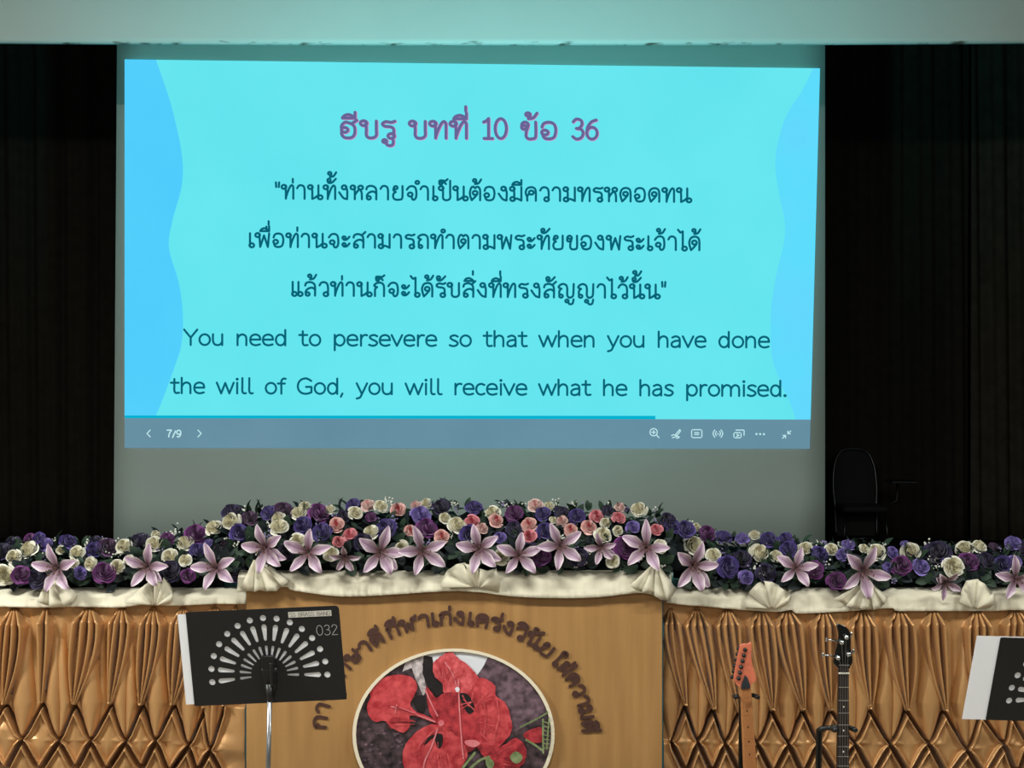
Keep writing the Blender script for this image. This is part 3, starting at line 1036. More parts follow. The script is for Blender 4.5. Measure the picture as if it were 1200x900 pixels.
def skirt(px0, px1, clusters, r1, r2, r3, ytop, seed, label):
    """clusters: (top x, node x, width, folds); r1/r2/r3: the smocking knots of the three rows (x, y)"""
    xs = np.arange(px0, px1 + .01, .55)
    ys = np.concatenate([np.arange(ytop - 12, 912, .85), np.arange(912, 929, 3.0)])
    X, Y = np.meshgrid(xs, ys)
    wx = X + 2.2 * vnoise(X / 30, Y / 40, seed + 9)
    h = .012 * vnoise(X / 11, Y / 120, seed) + .030 * vnoise(X / 8.0, Y / 260, seed + 1)
    h = h * np.clip((Y - ytop) / 30, 0.05, 1)
    sm = lambda a, b, v: np.clip((v - a) / (b - a), 0, 1) ** 2 * (3 - 2 * np.clip((v - a) / (b - a), 0, 1))
    rnd = random.Random(seed)
    for tx, (nx, ny), wd, nf in clusters:
        yl = ytop + 20 + rnd.uniform(-2, 2)
        p = np.clip((Y - ytop) / (yl - ytop), 0, 1)
        q = np.clip((Y - yl) / (ny - yl), 0, 1)
        sp = wd / nf
        tops = []
        for j in range(nf):
            off = (j - (nf - 1) / 2) * sp * rnd.uniform(.92, 1.08)
            bow = rnd.uniform(-1.5, 1.5) + off * .22
            c = np.where(Y < yl, tx + off * (.12 + .88 * p ** .85), tx + off + (nx + off * .10 - tx - off) * q ** rnd.uniform(1.15, 1.4) + bow * np.sin(q * math.pi))
            loc = np.where(Y < yl, .18 + .82 * p, 1 - .86 * q)
            half = np.maximum(sp * .49 * loc, 1.0)
            d = np.abs(X - c) / half
            A = (.070 + .018 * rnd.random()) * np.clip(.25 + p * .9, 0, 1) * (1 - .25 * q) * (1 - sm(ny - 2, ny + 7, Y))
            h = np.maximum(h, A * np.clip(1 - d ** 2, 0, 1) ** .7 - .004)
            # teardrop opening at the head of every other pleat
            if j % 2 == (nf % 2):
                e = ((X - (tx + off + sp * .5)) / 2.0) ** 2 + ((Y - (yl - 2)) / 7.0) ** 2
                h = h - .045 * np.exp(-e * 1.4)
    # broad soft folds that fall between the pleat clusters and end in the knots of the second row
    for i, (nx, ny) in enumerate(r2):
        l = [q for q in r1 if q[0] < nx]
        rr_ = [q for q in r1 if q[0] > nx]
        gap = (min(rr_)[0] - max(l)[0]) if l and rr_ else 36
        y0 = ytop + 2 + rnd.uniform(-2, 12)
        q = np.clip((Y - y0) / (822 - y0), 0, 1)
        q2 = np.clip((Y - 822) / (ny - 822), 0, 1)
        lean = rnd.uniform(-3.5, 3.5)
        for sh, wf in ((-.17, .62), (.20, .52)) if rnd.random() < .6 else ((rnd.uniform(-.05, .05), .8),):
            half = (2.0 + gap * .36 * q ** .8) * wf * (1 - .86 * q2) + .8
            c = nx + lean * (1 - q) + sh * gap * q * (1 - .8 * q2)
            d = np.abs(X - c) / half
            ridge = (.050 + rnd.uniform(-.008, .008)) * sm(-.1, 1.0, q) * (1 - .3 * q2) * np.clip(1 - d ** 2, 0, 1) ** .6 - .004
            h = np.maximum(h, np.where(Y <= ny, ridge, -1))
    # smocked lattice
    segs = []
    def connect(a, bb):
        for x, y in a:
            l = [q for q in bb if q[0] < x - 1]
            r = [q for q in bb if q[0] > x + 1]
            if l:
                q = max(l)
                if x - q[0] < 34:
                    segs.append((x, y, q[0], q[1]))
            if r:
                q = min(r)
                if q[0] - x < 34:
                    segs.append((x, y, q[0], q[1]))
    connect(r1, r2)
    connect(r2, r3)
    r4 = [(x + rnd.uniform(-2, 2), y + 40) for x, y in [((a[0] + b_[0]) / 2, a[1]) for a, b_ in zip(r3[:-1], r3[1:])]]
    connect(r3, r4)
    dm = np.full(X.shape, 60.0)
    for x0, y0, x1, y1 in segs:
        dx, dy = x1 - x0, y1 - y0
        t = np.clip(((wx * .35 + X * .65 - x0) * dx + (Y - y0) * dy) / (dx * dx + dy * dy), 0, 1)
        d = np.hypot(wx * .35 + X * .65 - x0 - t * dx, Y - y0 - t * dy)
        # the two lips stand apart in the middle of an edge and meet at the knots
        d = d / (.50 + .50 * np.minimum(1, 5 * np.minimum(t, 1 - t)))
        dm = np.minimum(dm, d)
    zz = sorted(r1 + r2)
    zig = np.interp(X, [p[0] for p in zz], [p[1] for p in zz])
    below = sm(-2.5, 2.5, Y - zig)
    bump = .034 * (1 - np.exp(-(dm / 8.0) ** 1.3)) + .022 * vnoise(X / 15, Y / 19, seed + 3) * np.clip(dm / 8, 0, 1)
    lips = .030 * np.exp(-((dm - 4.3) / 1.15) ** 2)
    groove = -.075 * np.exp(-(dm / 3.05) ** 6)
    h = h * (1 - below) + below * bump + (lips + groove) * sm(-6, 0, Y - zig)
    h = h * sm(ytop - 3, ytop + 5, Y)
    Pn = np.empty(X.shape + (3,))
    Pn[..., 0] = (X - CX) / F * DT
    Pn[..., 1] = DT + .004 - h
    Pn[..., 2] = H - (Y - CY) / F * DT
    o = link('table_skirt', grid_mesh('table_skirt', Pn), M_satin, smooth=True)
    md = o.modifiers.new('thickness', 'SOLIDIFY')
    md.thickness = .002
    md.offset = -1
    tag(o, label, 'table skirt')
    return o


L1 = [(-38, 825), (7, 824), (51, 823), (89, 824), (131, 824), (167, 825), (204, 825), (241, 829), (263, 826)]
L2 = [(-60, 867), (-16, 866), (28, 865), (71, 867), (108, 867), (149, 868), (184, 867), (222, 873), (247, 878)]
L3 = [(-38, 901), (8, 903), (48, 903), (90, 902), (126, 903), (167, 902), (200, 905), (232, 905), (262, 907)]
skirt(-75, 289, [(-32, L1[0], 34, 4), (17, L1[1], 33, 4), (55, L1[2], 20, 2), (105, L1[3], 38, 4), (143, L1[4], 30, 4), (180, L1[5], 31, 4), (215, L1[6], 32, 4), (252, L1[7], 34, 4), (276, L1[8], 18, 2)],
      L1, L2, L3, 711, 11, 'gold satin table skirt with smocked diamonds, left of the podium')
R1 = [(803, 826), (836, 830), (866, 834), (904, 831), (940, 831), (972, 831), (1018, 830), (1061, 831), (1106, 832), (1146, 832), (1181, 831), (1222, 831), (1262, 831)]
R2 = [(786, 868), (817, 868), (849, 870), (887, 870), (923, 870), (958, 869), (1001, 870), (1042, 871), (1087, 870), (1132, 878), (1175, 871), (1203, 871), (1243, 871)]
R3 = [(803, 906), (834, 906), (868, 908), (905, 907), (940, 907), (980, 907), (1021, 907), (1064, 908), (1108, 910), (1152, 910), (1190, 909), (1224, 909)]
skirt(777, 1275, [(786, R1[0], 24, 3), (816, R1[1], 34, 4), (852, R1[2], 34, 4), (891, R1[3], 34, 4), (922, R1[4], 36, 4), (965, R1[5], 34, 4), (1010, R1[6], 36, 4), (1053, R1[7], 36, 4), (1093, R1[8], 28, 3), (1144, R1[9], 36, 4), (1189, R1[10], 36, 4), (1230, R1[11], 34, 4), (1264, R1[12], 26, 3)],
      R1, R2, R3, 713, 31, 'gold satin table skirt behind the guitars, right of the podium')

M_cloth = mat('cream_cloth', S(220, 214, 192), .8, noise=.05, nscale=14, bump=.25, bscale=90, sheen=.2)


def interp(pts, x):
    return float(np.interp(x, [p[0] for p in pts], [p[1] for p in pts]))


def smooth_profile(pts):
    return catmull(pts, 8)


def cloth(px0, px1, D, ztop, edge, label, seed, back):
    """cream cloth lying on the top and hanging over the front edge; edge: lower hem in photo rows"""
    edge = smooth_profile(edge)
    n = int((px1 - px0) / 1.6)
    cols = []
    for i in range(n + 1):
        px = px0 + (px1 - px0) * i / n
        x = px2x(px, D)
        zb = H - (interp(edge, px) - CY) / F * D
        w = .008 * mnoise.noise((px / 14, seed, 0)) + .006 * mnoise.noise((px / 5, seed, 2))
        col = [(x, D + back, ztop), (x, D + back * .5, ztop + .002), (x, D + .06, ztop + .002), (x, D + .015, ztop + .002), (x, D - .004, ztop - .004), (x, D - .020, ztop - .018)]
        for k in range(1, 7):
            t = k / 6
            col.append((x, D - .024 - .014 * t - w * t - .006 * math.sin(t * 3) * mnoise.noise((px / 22, t * 2, seed)), ztop - .018 + (zb - ztop + .018) * t))
        col.append((x, D - .030 - w, zb - .001))
        cols.append(col)
    o = link('table_cloth', grid_mesh('table_cloth', np.array(cols)), M_cloth, smooth=True)
    md = o.modifiers.new('thickness', 'SOLIDIFY')
    md.thickness = .004
    md.offset = 0
    tag(o, label, 'tablecloth')
    return o


def fan(parent, gx, gy, spread, D, folds, depth=.02, seed=0):
    """pleated fan: gathered at (gx, gy), its outer edge through the photo points of spread"""
    r = random.Random(seed)
    edge = []
    pts = catmull(spread, 10)
    def on(f):
        f = min(max(f, 0.0), 1.0) * (len(pts) - 1)
        i = min(int(f), len(pts) - 2)
        return tuple(pts[i][k] + (pts[i + 1][k] - pts[i][k]) * (f - i) for k in (0, 1))
    for j in range(folds):
        drop = r.uniform(-1.2, 1.2)
        for f, d in ((j / folds, 1.0), ((j + .5) / folds, .75), ((j + 1.0) / folds - .004, .15)):
            x, y = on(f)
            edge.append((x + r.uniform(-.4, .4), y + drop, d))
    rows = []
    for t in (0, .1, .25, .45, .65, .85, 1.0):
        row = []
        for x1, y1, dd in edge:
            gxx = gx + (x1 - gx) * .14
            x, y = gxx + (x1 - gxx) * t, gy + (y1 - gy) * t
            row.append(at(x, y, D - .034 - depth * 2.0 * dd * (.45 + .55 * t) - .014 * math.sin(math.pi * t)))
        rows.append(row)
    P1 = np.array([[tuple(p) for p in row] for row in rows])
    o = link('pleated_fan', grid_mesh('pleated_fan', P1), M_cloth, parent, smooth=False)
    md = o.modifiers.new('thickness', 'SOLIDIFY')
    md.thickness = .004
    md.offset = 0
    return o


cl = cloth(-110, 290, DT, TT, [(-110, 710), (0, 709), (45, 710), (90, 709), (140, 710), (175, 706), (205, 708), (250, 706), (290, 706)], 'cream cloth with pleated fans on the table left of podium', 2.3, .6)
fan(cl, 58, 676, [(43, 706), (54, 710), (66, 711), (80, 710), (92, 697)], DT, 3, seed=1)
fan(cl, 181, 709, [(146, 706), (160, 692), (176, 680), (186, 676), (196, 679), (203, 698), (200, 706)], DT, 5, seed=2)
cc = cloth(280, 786, DL, ltop + .006, [(280, 692), (335, 686), (345, 690), (400, 697), (460, 695), (520, 691), (560, 692), (600, 697), (650, 699), (700, 698), (748, 693), (770, 697), (786, 702)], 'cream cloth draped over the wooden podium top below the flowers', 5.1, .6)
fan(cc, 300, 656, [(281, 690), (296, 694), (305, 691), (322, 694), (333, 684), (341, 680)], DL, 4, seed=3)
fan(cc, 560, 688, [(516, 689), (522, 672), (538, 661), (556, 662), (568, 670), (584, 668), (585, 693)], DL, 5, seed=4)
fan(cc, 768, 662, [(738, 686), (749, 693), (762, 693), (772, 701), (785, 702), (792, 690)], DL, 4, seed=5)
cr_ = cloth(779, 1330, DT, TT, [(779, 704), (800, 707), (830, 709), (860, 712), (905, 715), (925, 713), (935, 717), (980, 715), (1040, 711), (1050, 714), (1100, 714), (1150, 714), (1200, 713), (1330, 713)], 'cream cloth with pleated fans on the table right of podium', 8.7, .6)
fan(cr_, 905, 713, [(871, 711), (876, 697), (890, 683), (904, 682), (918, 690), (928, 699), (921, 710)], DT, 5, seed=6)
fan(cr_, 1018, 683, [(978, 702), (992, 710), (1008, 714), (1024, 715), (1036, 708), (1040, 700)], DT, 5, seed=7)
fan(cr_, 1142, 713, [(1124, 706), (1130, 684), (1142, 680), (1152, 682), (1166, 700), (1162, 711)], DT, 4, seed=8)

# ------------------------------------------------------------------ flowers
def petal_mat(name, c, rough=.65):
    return mat(name, c, rough, noise=.16, nscale=70, spec=.3, sheen=.25)


ROSE = {'W': ('white', S(226, 224, 210)), 'P': ('magenta purple', S(112, 50, 116)), 'Q': ('dusky plum', S(84, 52, 88)), 'V': ('violet', S(78, 62, 132)),
        'L': ('lavender', S(126, 108, 178)), 'D': ('dark violet', S(44, 34, 72)), 'K': ('pink', S(228, 186, 180)), 'R': ('rose pink', S(222, 146, 154)), 'B': ('pale blush', S(224, 196, 190))}
ROSEM = {k: petal_mat('rose_petal_' + v[0].replace(' ', '_'), v[1]) for k, v in ROSE.items()}
INNERM = {'R': petal_mat('rose_heart_pink', S(206, 92, 108)), 'K': petal_mat('rose_heart_coral', S(214, 110, 114)), 'B': petal_mat('rose_heart_blush', S(228, 176, 172)), 'W': petal_mat('rose_heart_cream', S(220, 214, 186))}


def rose_mesh(name, mats, seed, openness):
    r = random.Random(seed)
    vs, fs, mi = [], [], []
    layers = [(4, 112, .18, 1.0, .30, .50, .30, .12), (5, 98, .20, .90, .58, .32, .22, .12), (5, 96, .18, .72, .80, .22, .12, .12), (4, 112, .14, .50, .92, .12, .05, .10), (3, 140, .08, .31, .96, .04, 0, .08), (2, 200, .04, .15, .94, 0, 0, .05)]
    for li, (n, span, r0, r1, hh, curl, droop, spi) in enumerate(layers):
        a_off = r.random() * 360
        rr1 = r1 * (.80 + .20 * openness)
        hgt = hh * (1.2 - .2 * openness)
        for k in range(n):
            a0 = a_off + 360 * k / n + r.uniform(-14, 14)
            sw = span * r.uniform(.9, 1.12)
            base = len(vs)
            NU, NV = 9, 7
            tw = r.uniform(-.07, .07)
            top = r.uniform(.86, 1.08)
            out = r.uniform(.92, 1.08)
            ph = r.random() * 6
            for iv in range(NV):
                v = iv / (NV - 1)
                for iu in range(NU):
                    u = -1 + 2 * iu / (NU - 1)
                    vm = v * (1 - .30 * abs(u) ** 2.4) * top
                    lip = max(0, vm - .66) / .34
                    rad = (r0 + (rr1 * out - r0) * math.sin(min(1, vm * 1.15) * math.pi / 2) ** .8) * (1 - .10 * lip * (li > 1)) + spi * u + curl * .26 * lip ** 1.5 * (1 - .5 * abs(u))
                    z = hgt * vm ** 1.3 - droop * lip ** 1.4 * .55 * openness + tw * u + .045 * math.sin(u * 5 + ph) * lip
                    a = math.radians(a0 + u * sw / 2 * (.50 + .50 * math.sin(min(1, vm * .75 + .1) * math.pi * .55)))
                    vs.append((rad * math.cos(a), rad * math.sin(a), z))
            for iv in range(NV - 1):
                for iu in range(NU - 1):
                    p = base + iv * NU + iu
                    fs.append((p, p + 1, p + NU + 1, p + NU))
                    mi.append(1 if (li >= (2 if 'white' in mats[0].name else 4) and len(mats) > 1) else 0)
    me = bpy.data.meshes.new(name)
    me.from_pydata(vs, [], fs)
    for m in mats:
        me.materials.append(m)
    me.polygons.foreach_set('material_index', mi)
    me.polygons.foreach_set('use_smooth', [True] * len(fs))
    return me


ROSEME = {}
for k in ROSE:
    mats = [ROSEM[k]] + ([INNERM[k]] if k in INNERM else [])
    ROSEME[k] = [rose_mesh('rose', mats, 7 * i + 1, op) for i, op in enumerate((1.0, .75, .45, .9))]


def lily_mat():
    m = bpy.data.materials.new('lily_petal')
    m.use_nodes = True
    nt = m.node_tree
    b = nt.nodes['Principled BSDF']
    b.inputs['Roughness'].default_value = .55
    uv = nt.nodes.new('ShaderNodeUVMap')
    sp = nt.nodes.new('ShaderNodeSeparateXYZ')
    nt.links.new(uv.outputs[0], sp.inputs[0])
    ab = nt.nodes.new('ShaderNodeMath'); ab.operation = 'SUBTRACT'; ab.inputs[1].default_value = .5
    nt.links.new(sp.outputs[0], ab.inputs[0])
    a2 = nt.nodes.new('ShaderNodeMath'); a2.operation = 'ABSOLUTE'
    nt.links.new(ab.outputs[0], a2.inputs[0])
    r1 = nt.nodes.new('ShaderNodeValToRGB')         # across: lilac rib, pale margin
    cr1 = r1.color_ramp
    cr1.elements[0].position = 0.0
    cr1.elements[0].color = S(140, 106, 134)
    cr1.elements[1].position = .46
    cr1.elements[1].color = S(226, 214, 218)
    e = cr1.elements.new(.1); e.color = S(170, 144, 168)
    e = cr1.elements.new(.3); e.color = S(188, 164, 184)
    nt.links.new(a2.outputs[0], r1.inputs[0])
    r2 = nt.nodes.new('ShaderNodeValToRGB')         # along: brown-violet throat
    r2.color_ramp.elements[0].position = .08
    r2.color_ramp.elements[0].color = (1, 1, 1, 1)
    r2.color_ramp.elements[1].position = .46
    r2.color_ramp.elements[1].color = (0, 0, 0, 1)
    nt.links.new(sp.outputs[1], r2.inputs[0])
    mx = nt.nodes.new('ShaderNodeMix'); mx.data_type = 'RGBA'
    nt.links.new(r2.outputs[0], mx.inputs[0])
    nt.links.new(r1.outputs[0], mx.inputs[6])
    mx.inputs[7].default_value = S(104, 74, 84)
    nt.links.new(mx.outputs[2], b.inputs['Base Color'])
    return m


M_lily = lily_mat()
M_stam = mat('lily_stamen', S(92, 66, 58), .6)
M_anth = mat('lily_anther', S(84, 50, 34), .7)


def lily_mesh(seed):
    r = random.Random(seed)
    vs, fs, uvs = [], [], []
    for k in range(6 if seed % 2 else 5):
        inner = k % 2
        a = math.radians((72 * k + 90 if k < 5 else 306 + 20) + r.uniform(-8, 8))
        Ln = (1.0 if inner else 1.04) * r.uniform(.92, 1.06)
        Wd = (.25 if inner else .22) * r.uniform(.95, 1.08)
        cu = r.uniform(.18, .42)
        sway = r.uniform(-.14, .14)
        base = len(vs)
        NU, NV = 7, 12
        for iv in range(NV):
            v = iv / (NV - 1)
            w = Wd * min(1.0, .30 + v * 2.0) * (1 - max(0, v - .30) ** 1.25 / .7 ** 1.25 * .98)
            w = max(w, .012)
            if v > .985:
                w = .008
            for iu in range(NU):
                u = -1 + 2 * iu / (NU - 1)
                rad = .05 + Ln * .95 * math.sin(v * 1.35) / math.sin(1.35)
                z = -.42 + .66 * v ** .75 - cu * v ** 3 + (.02 if inner else 0) - (.10 if k == 5 else 0) + .13 * w / .25 * abs(u) ** 1.3 * (1 - v * .3) + .018 * math.sin(v * 16 + k) * abs(u)
                lat = u * w + sway * v * v * .5
                x = rad * math.cos(a) - lat * math.sin(a)
                y = rad * math.sin(a) + lat * math.cos(a)
                vs.append((x, y, z))
                uvs.append((.5 + u * .5, v))
        for iv in range(NV - 1):
            for iu in range(NU - 1):
                p = base + iv * NU + iu
                fs.append((p, p + 1, p + NU + 1, p + NU))
    me = bpy.data.meshes.new('lily')
    me.from_pydata(vs, [], fs)
    ul = me.uv_layers.new(name='UVMap')
    for lp in me.loops:
        ul.data[lp.index].uv = uvs[lp.vertex_index]
    me.materials.append(M_lily)
    me.polygons.foreach_set('use_smooth', [True] * len(fs))
    return me


def stamen_mesh(seed):
    r = random.Random(seed)
    mb = MB()
    for k in range(6):
        a = 2 * math.pi * k / 6 + r.uniform(-.3, .3)
        q = r.uniform(.15, .26)
        p = [(0, 0, -.4), (.05 * math.cos(a), .05 * math.sin(a), -.05), (q * math.cos(a), q * math.sin(a), .24)]
        mb.tube(p, .013, 5, 0)
        e = p[-1]
        mb.tube([(e[0] - .05 * math.sin(a), e[1] + .05 * math.cos(a), e[2]), (e[0] + .05 * math.sin(a), e[1] - .05 * math.cos(a), e[2])], .022, 5, 1)
    mb.tube([(0, 0, -.4), (0, .02, .34)], .017, 5, 0)
    mb.ball((0, .02, .35), .035, 6, 0)
    me = bpy.data.meshes.new('stamens')
    me.from_pydata(mb.v, [], mb.f)
    me.materials.append(M_stam)
    me.materials.append(M_anth)
    me.polygons.foreach_set('material_index', mb.mi)
    return me


LILY = [lily_mesh(s) for s in range(5)]
STAM = [stamen_mesh(s) for s in range(3)]

CR = {1: (0, 560, 4.0), 2: (230, 560, 4.0), 3: (480, 560, 4.0), 4: (720, 560, 4.2857), 5: (930, 560, 4.444)}
FL = {
    1: [(60, 308, 70, 'D'), (145, 290, 60, 'P'), (65, 370, 65, 'W'), (135, 340, 85, 'W'), (210, 312, 70, 'L'), (185, 285, 60, 'V'), (318, 300, 75, 'V'), (285, 340, 45, 'W'), (362, 352, 65, 'W'),
        (20, 455, 90, 'W'), (100, 455, 85, 'P'), (175, 475, 80, 'D'), (343, 402, 50, 'W'), (427, 403, 62, 'W'), (377, 447, 58, 'L'), (440, 340, 75, 'V'), (445, 300, 60, 'D'), (505, 325, 85, 'Q'),
        (486, 303, 40, 'W'), (580, 322, 68, 'W'), (487, 445, 95, 'P'), (550, 415, 60, 'W'), (607, 385, 50, 'W'), (655, 295, 85, 'D'), (730, 270, 45, 'W'), (728, 312, 80, 'W'), (785, 285, 60, 'P'),
        (800, 370, 78, 'W'), (868, 308, 78, 'W'), (868, 387, 56, 'W'), (800, 440, 100, 'D'), (880, 460, 62, 'P'), (915, 265, 90, 'P'), (925, 340, 70, 'V'), (975, 308, 45, 'L'), (1003, 235, 75, 'W'),
        (1085, 205, 85, 'W'), (1055, 320, 85, 'Q'), (1120, 258, 80, 'V'), (1090, 165, 90, 'D'), (1170, 190, 70, 'Q'), (15, 345, 80, 'D'), (1100, 440, 90, 'D'), (-60, 330, 80, 'V'), (-70, 420, 90, 'P'), (-130, 370, 90, 'W'), (-150, 460, 80, 'V')],
    2: [(340, 165, 75, 'V'), (410, 155, 85, 'Q'), (480, 165, 65, 'W'), (510, 135, 55, 'W'), (385, 190, 60, 'W'), (388, 232, 80, 'W'), (575, 165, 90, 'P'), (628, 150, 50, 'W'), (500, 225, 85, 'V'),
        (590, 255, 90, 'V'), (475, 295, 65, 'W'), (660, 222, 72, 'K'), (720, 265, 62, 'R'), (665, 300, 55, 'R'), (630, 355, 65, 'W'), (690, 185, 60, 'D'), (745, 165, 62, 'W'), (735, 125, 60, 'V'),
        (805, 130, 65, 'B'), (820, 185, 55, 'P'), (865, 135, 60, 'W'), (820, 255, 70, 'W'), (890, 240, 95, 'V'), (945, 150, 68, 'K'), (1030, 130, 50, 'B'), (1050, 175, 85, 'L'), (1150, 140, 80, 'D'),
        (1003, 250, 60, 'K'), (1080, 235, 90, 'P'), (1150, 275, 62, 'K'), (965, 328, 65, 'W'), (1165, 190, 55, 'W'), (1080, 120, 50, 'W'), (420, 350, 80, 'D'), (780, 300, 80, 'D'), (330, 370, 70, 'D')],
    3: [(220, 222, 80, 'W'), (293, 205, 62, 'R'), (300, 140, 70, 'V'), (280, 265, 85, 'V'), (340, 240, 55, 'B'), (390, 165, 65, 'W'), (405, 200, 62, 'K'), (422, 283, 60, 'L'), (490, 170, 85, 'P'),
        (490, 240, 70, 'D'), (560, 220, 68, 'K'), (562, 275, 62, 'R'), (590, 130, 65, 'B'), (625, 170, 70, 'V'), (655, 135, 50, 'W'), (635, 250, 80, 'V'), (672, 200, 40, 'W'), (715, 205, 55, 'B'),
        (755, 245, 62, 'K'), (715, 165, 70, 'D'), (785, 180, 70, 'V'), (620, 370, 90, 'P'), (875, 180, 62, 'R'), (980, 187, 60, 'R'), (930, 155, 60, 'D'), (840, 232, 68, 'K'), (918, 212, 50, 'W'),
        (905, 270, 75, 'W'), (975, 248, 50, 'W'), (1045, 232, 62, 'L'), (985, 140, 50, 'B'), (1075, 150, 75, 'W'), (1015, 325, 105, 'P'), (1155, 245, 62, 'R'), (1175, 320, 60, 'W'), (430, 370, 70, 'W'),
        (950, 390, 60, 'W'), (790, 370, 80, 'D'), (560, 340, 70, 'D')],
    4: [(265, 215, 80, 'D'), (290, 240, 70, 'V'), (355, 260, 90, 'V'), (270, 310, 80, 'W'), (232, 350, 60, 'W'), (395, 340, 95, 'W'), (497, 388, 70, 'W'), (465, 282, 85, 'P'), (550, 298, 75, 'V'),
        (410, 250, 45, 'W'), (640, 305, 65, 'L'), (705, 290, 55, 'W'), (775, 310, 80, 'V'), (725, 378, 95, 'W'), (810, 395, 65, 'W'), (875, 360, 80, 'V'), (860, 310, 70, 'V'), (640, 410, 90, 'D'),
        (570, 445, 100, 'V'), (660, 500, 70, 'L'), (760, 480, 90, 'D'), (960, 355, 65, 'W'), (1030, 385, 80, 'V'), (1090, 360, 60, 'W'), (1145, 388, 62, 'L'), (1005, 462, 85, 'P'), (1115, 520, 90, 'P')],
    5: [(365, 370, 50, 'W'), (430, 390, 90, 'W'), (285, 350, 65, 'L'), (515, 390, 60, 'L'), (490, 470, 60, 'L'), (560, 460, 100, 'P'), (610, 385, 95, 'W'), (660, 465, 85, 'L'), (750, 395, 130, 'D'),
        (580, 350, 50, 'L'), (830, 465, 100, 'W'), (890, 370, 85, 'W'), (965, 360, 75, 'W'), (1040, 360, 50, 'Q'), (910, 440, 95, 'P'), (1000, 440, 110, 'D'), (1090, 450, 90, 'V'), (1140, 340, 75, 'L'),
        (1150, 440, 70, 'L'), (1190, 370, 80, 'D'), (320, 430, 60, 'D'), (790, 440, 50, 'V'), (1260, 380, 90, 'W'), (1270, 470, 90, 'P'), (1340, 420, 90, 'V')],
}
LIL = [(1, 250, 430, 112, 8), (1, 680, 420, 104, -4), (1, 1000, 420, 110, 12), (2, 310, 335, 112, 14), (2, 515, 350, 112, -3), (2, 695, 385, 72, 0), (2, 865, 350, 116, -8), (2, 1065, 345, 116, 14),
       (3, 320, 335, 112, 18), (3, 515, 360, 106, -2), (3, 710, 320, 108, 22), (3, 895, 335, 76, 10), (3, 1105, 325, 116, -6), (4, 405, 450, 124, -16), (4, 915, 450, 104, -12), (5, 375, 495, 134, -22),
       (5, 800, 560, 84, 180), (5, 1170, 530, 116, -2)]
TOPS = {'left': [(-60, 640), (0, 636), (60, 633), (130, 636), (190, 628), (235, 618), (268, 606)],
        'mid': [(254, 610), (290, 598), (330, 594), (420, 590), (520, 590), (640, 590), (720, 594), (780, 602), (800, 610)],
        'right': [(794, 616), (806, 614), (840, 625), (880, 632), (940, 634), (1040, 640), (1130, 642), (1200, 640), (1260, 640)]}
ARR = {}
for k, (nm, lab, DD, ybot, pcx) in {'left': ('flower_garland', 'purple and white rose garland along the table left of podium', DT - .05, 690, 110),
                                    'mid': ('flower_garland', 'tall rose and lily garland with pink roses on top of the podium', DL - .05, 676, 532),
                                    'right': ('flower_garland', 'purple and white rose garland along the table right of podium', DT - .05, 694, 1000)}.items():
    zt = (ltop if k == 'mid' else TT) + .008
    ARR[k] = dict(root=empty(nm, (px2x(pcx, DD), DD + .22, zt), lab, 'flower arrangement', 'flower garlands'), D=DD, yb=ybot, top=TOPS[k], R=.24 if k == 'mid' else .2, zt=zt)


def which(px, py):
    if px < 285:
        return 'mid' if (px > 236 and py < 632) else 'left'
    if px < 780 or (px < 806 and py < 632):
        return 'mid'
    return 'right'


def surf(a, px, py):
    """depth and outward normal of the garland's face at a photo point"""
    yt = interp(a['top'], px)
    s = min(1.0, max(-.15, (a['yb'] - py) / (a['yb'] - yt)))
    ph = math.radians(86 * s)
    return a['D'] + a['R'] * (1 - math.cos(ph)), Vector((0, -math.cos(ph), math.sin(ph)))


rnd = random.Random(4)
for ci, lst in FL.items():
    ox, oy, s = CR[ci]
    for zx, zy, dia, col in lst:
        px, py, r_px = ox + zx / s, oy + zy / s, dia / s / 2
        a = ARR[which(px, py)]
        D, nrm = surf(a, px, py)
        D -= rnd.uniform(0, .02)
        n = (nrm * .55 + Vector((rnd.uniform(-.4, .4), -.75, .25 + rnd.uniform(-.3, .25)))).normalized()
        r_m = r_px / F * D * 1.07
        variant = 2 if dia < 56 else rnd.choice([0, 1, 3, 0])
        me = ROSEME[col][variant]
        o = bpy.data.objects.new('rose', me)
        COL.objects.link(o)
        o.parent = a['root']
        pos = at(px, py, D - .02) - n * r_m * .2
        q = n.to_track_quat('Z', 'Y') @ Matrix.Rotation(rnd.random() * 6.28, 3, 'Z').to_quaternion()
        o.matrix_parent_inverse = Matrix.Translation(a['root'].location).inverted()
        o.location = pos
        o.rotation_mode = 'QUATERNION'
        o.rotation_quaternion = q
        o.scale = (r_m,) * 3
        o['label'] = ROSE[col][0] + ' rose'

for i, (ci, zx, zy, rad, rot) in enumerate(LIL):
    ox, oy, s = CR[ci]
    px, py, r_px = ox + zx / s, oy + zy / s, rad / s
    a = ARR[which(px, py)]
    D = a['D'] - .065
    if 230 < px < 300 or 765 < px < 835:
        D = DL - .11
    r_m = r_px / F * D * 1.04
    small = rad < 90
    n = Vector((rnd.uniform(-.25, .25), -1, rnd.uniform(-.1, .25) - (.55 if small else 0))).normalized()
    o = bpy.data.objects.new('lily', LILY[i % 5])
    COL.objects.link(o)
    o.parent = a['root']
    o.matrix_parent_inverse = Matrix.Translation(a['root'].location).inverted()
    o.location = at(px, py, D)
    o.rotation_mode = 'QUATERNION'
    o.rotation_quaternion = n.to_track_quat('Z', 'Y') @ Matrix.Rotation(math.radians(rot + rnd.uniform(-5, 5)), 3, 'Z').to_quaternion()
    o.scale = (r_m,) * 3
    o['label'] = 'pale lilac lily'
    st = bpy.data.objects.new('stamens', STAM[i % 3])
    COL.objects.link(st)
    st.parent = o

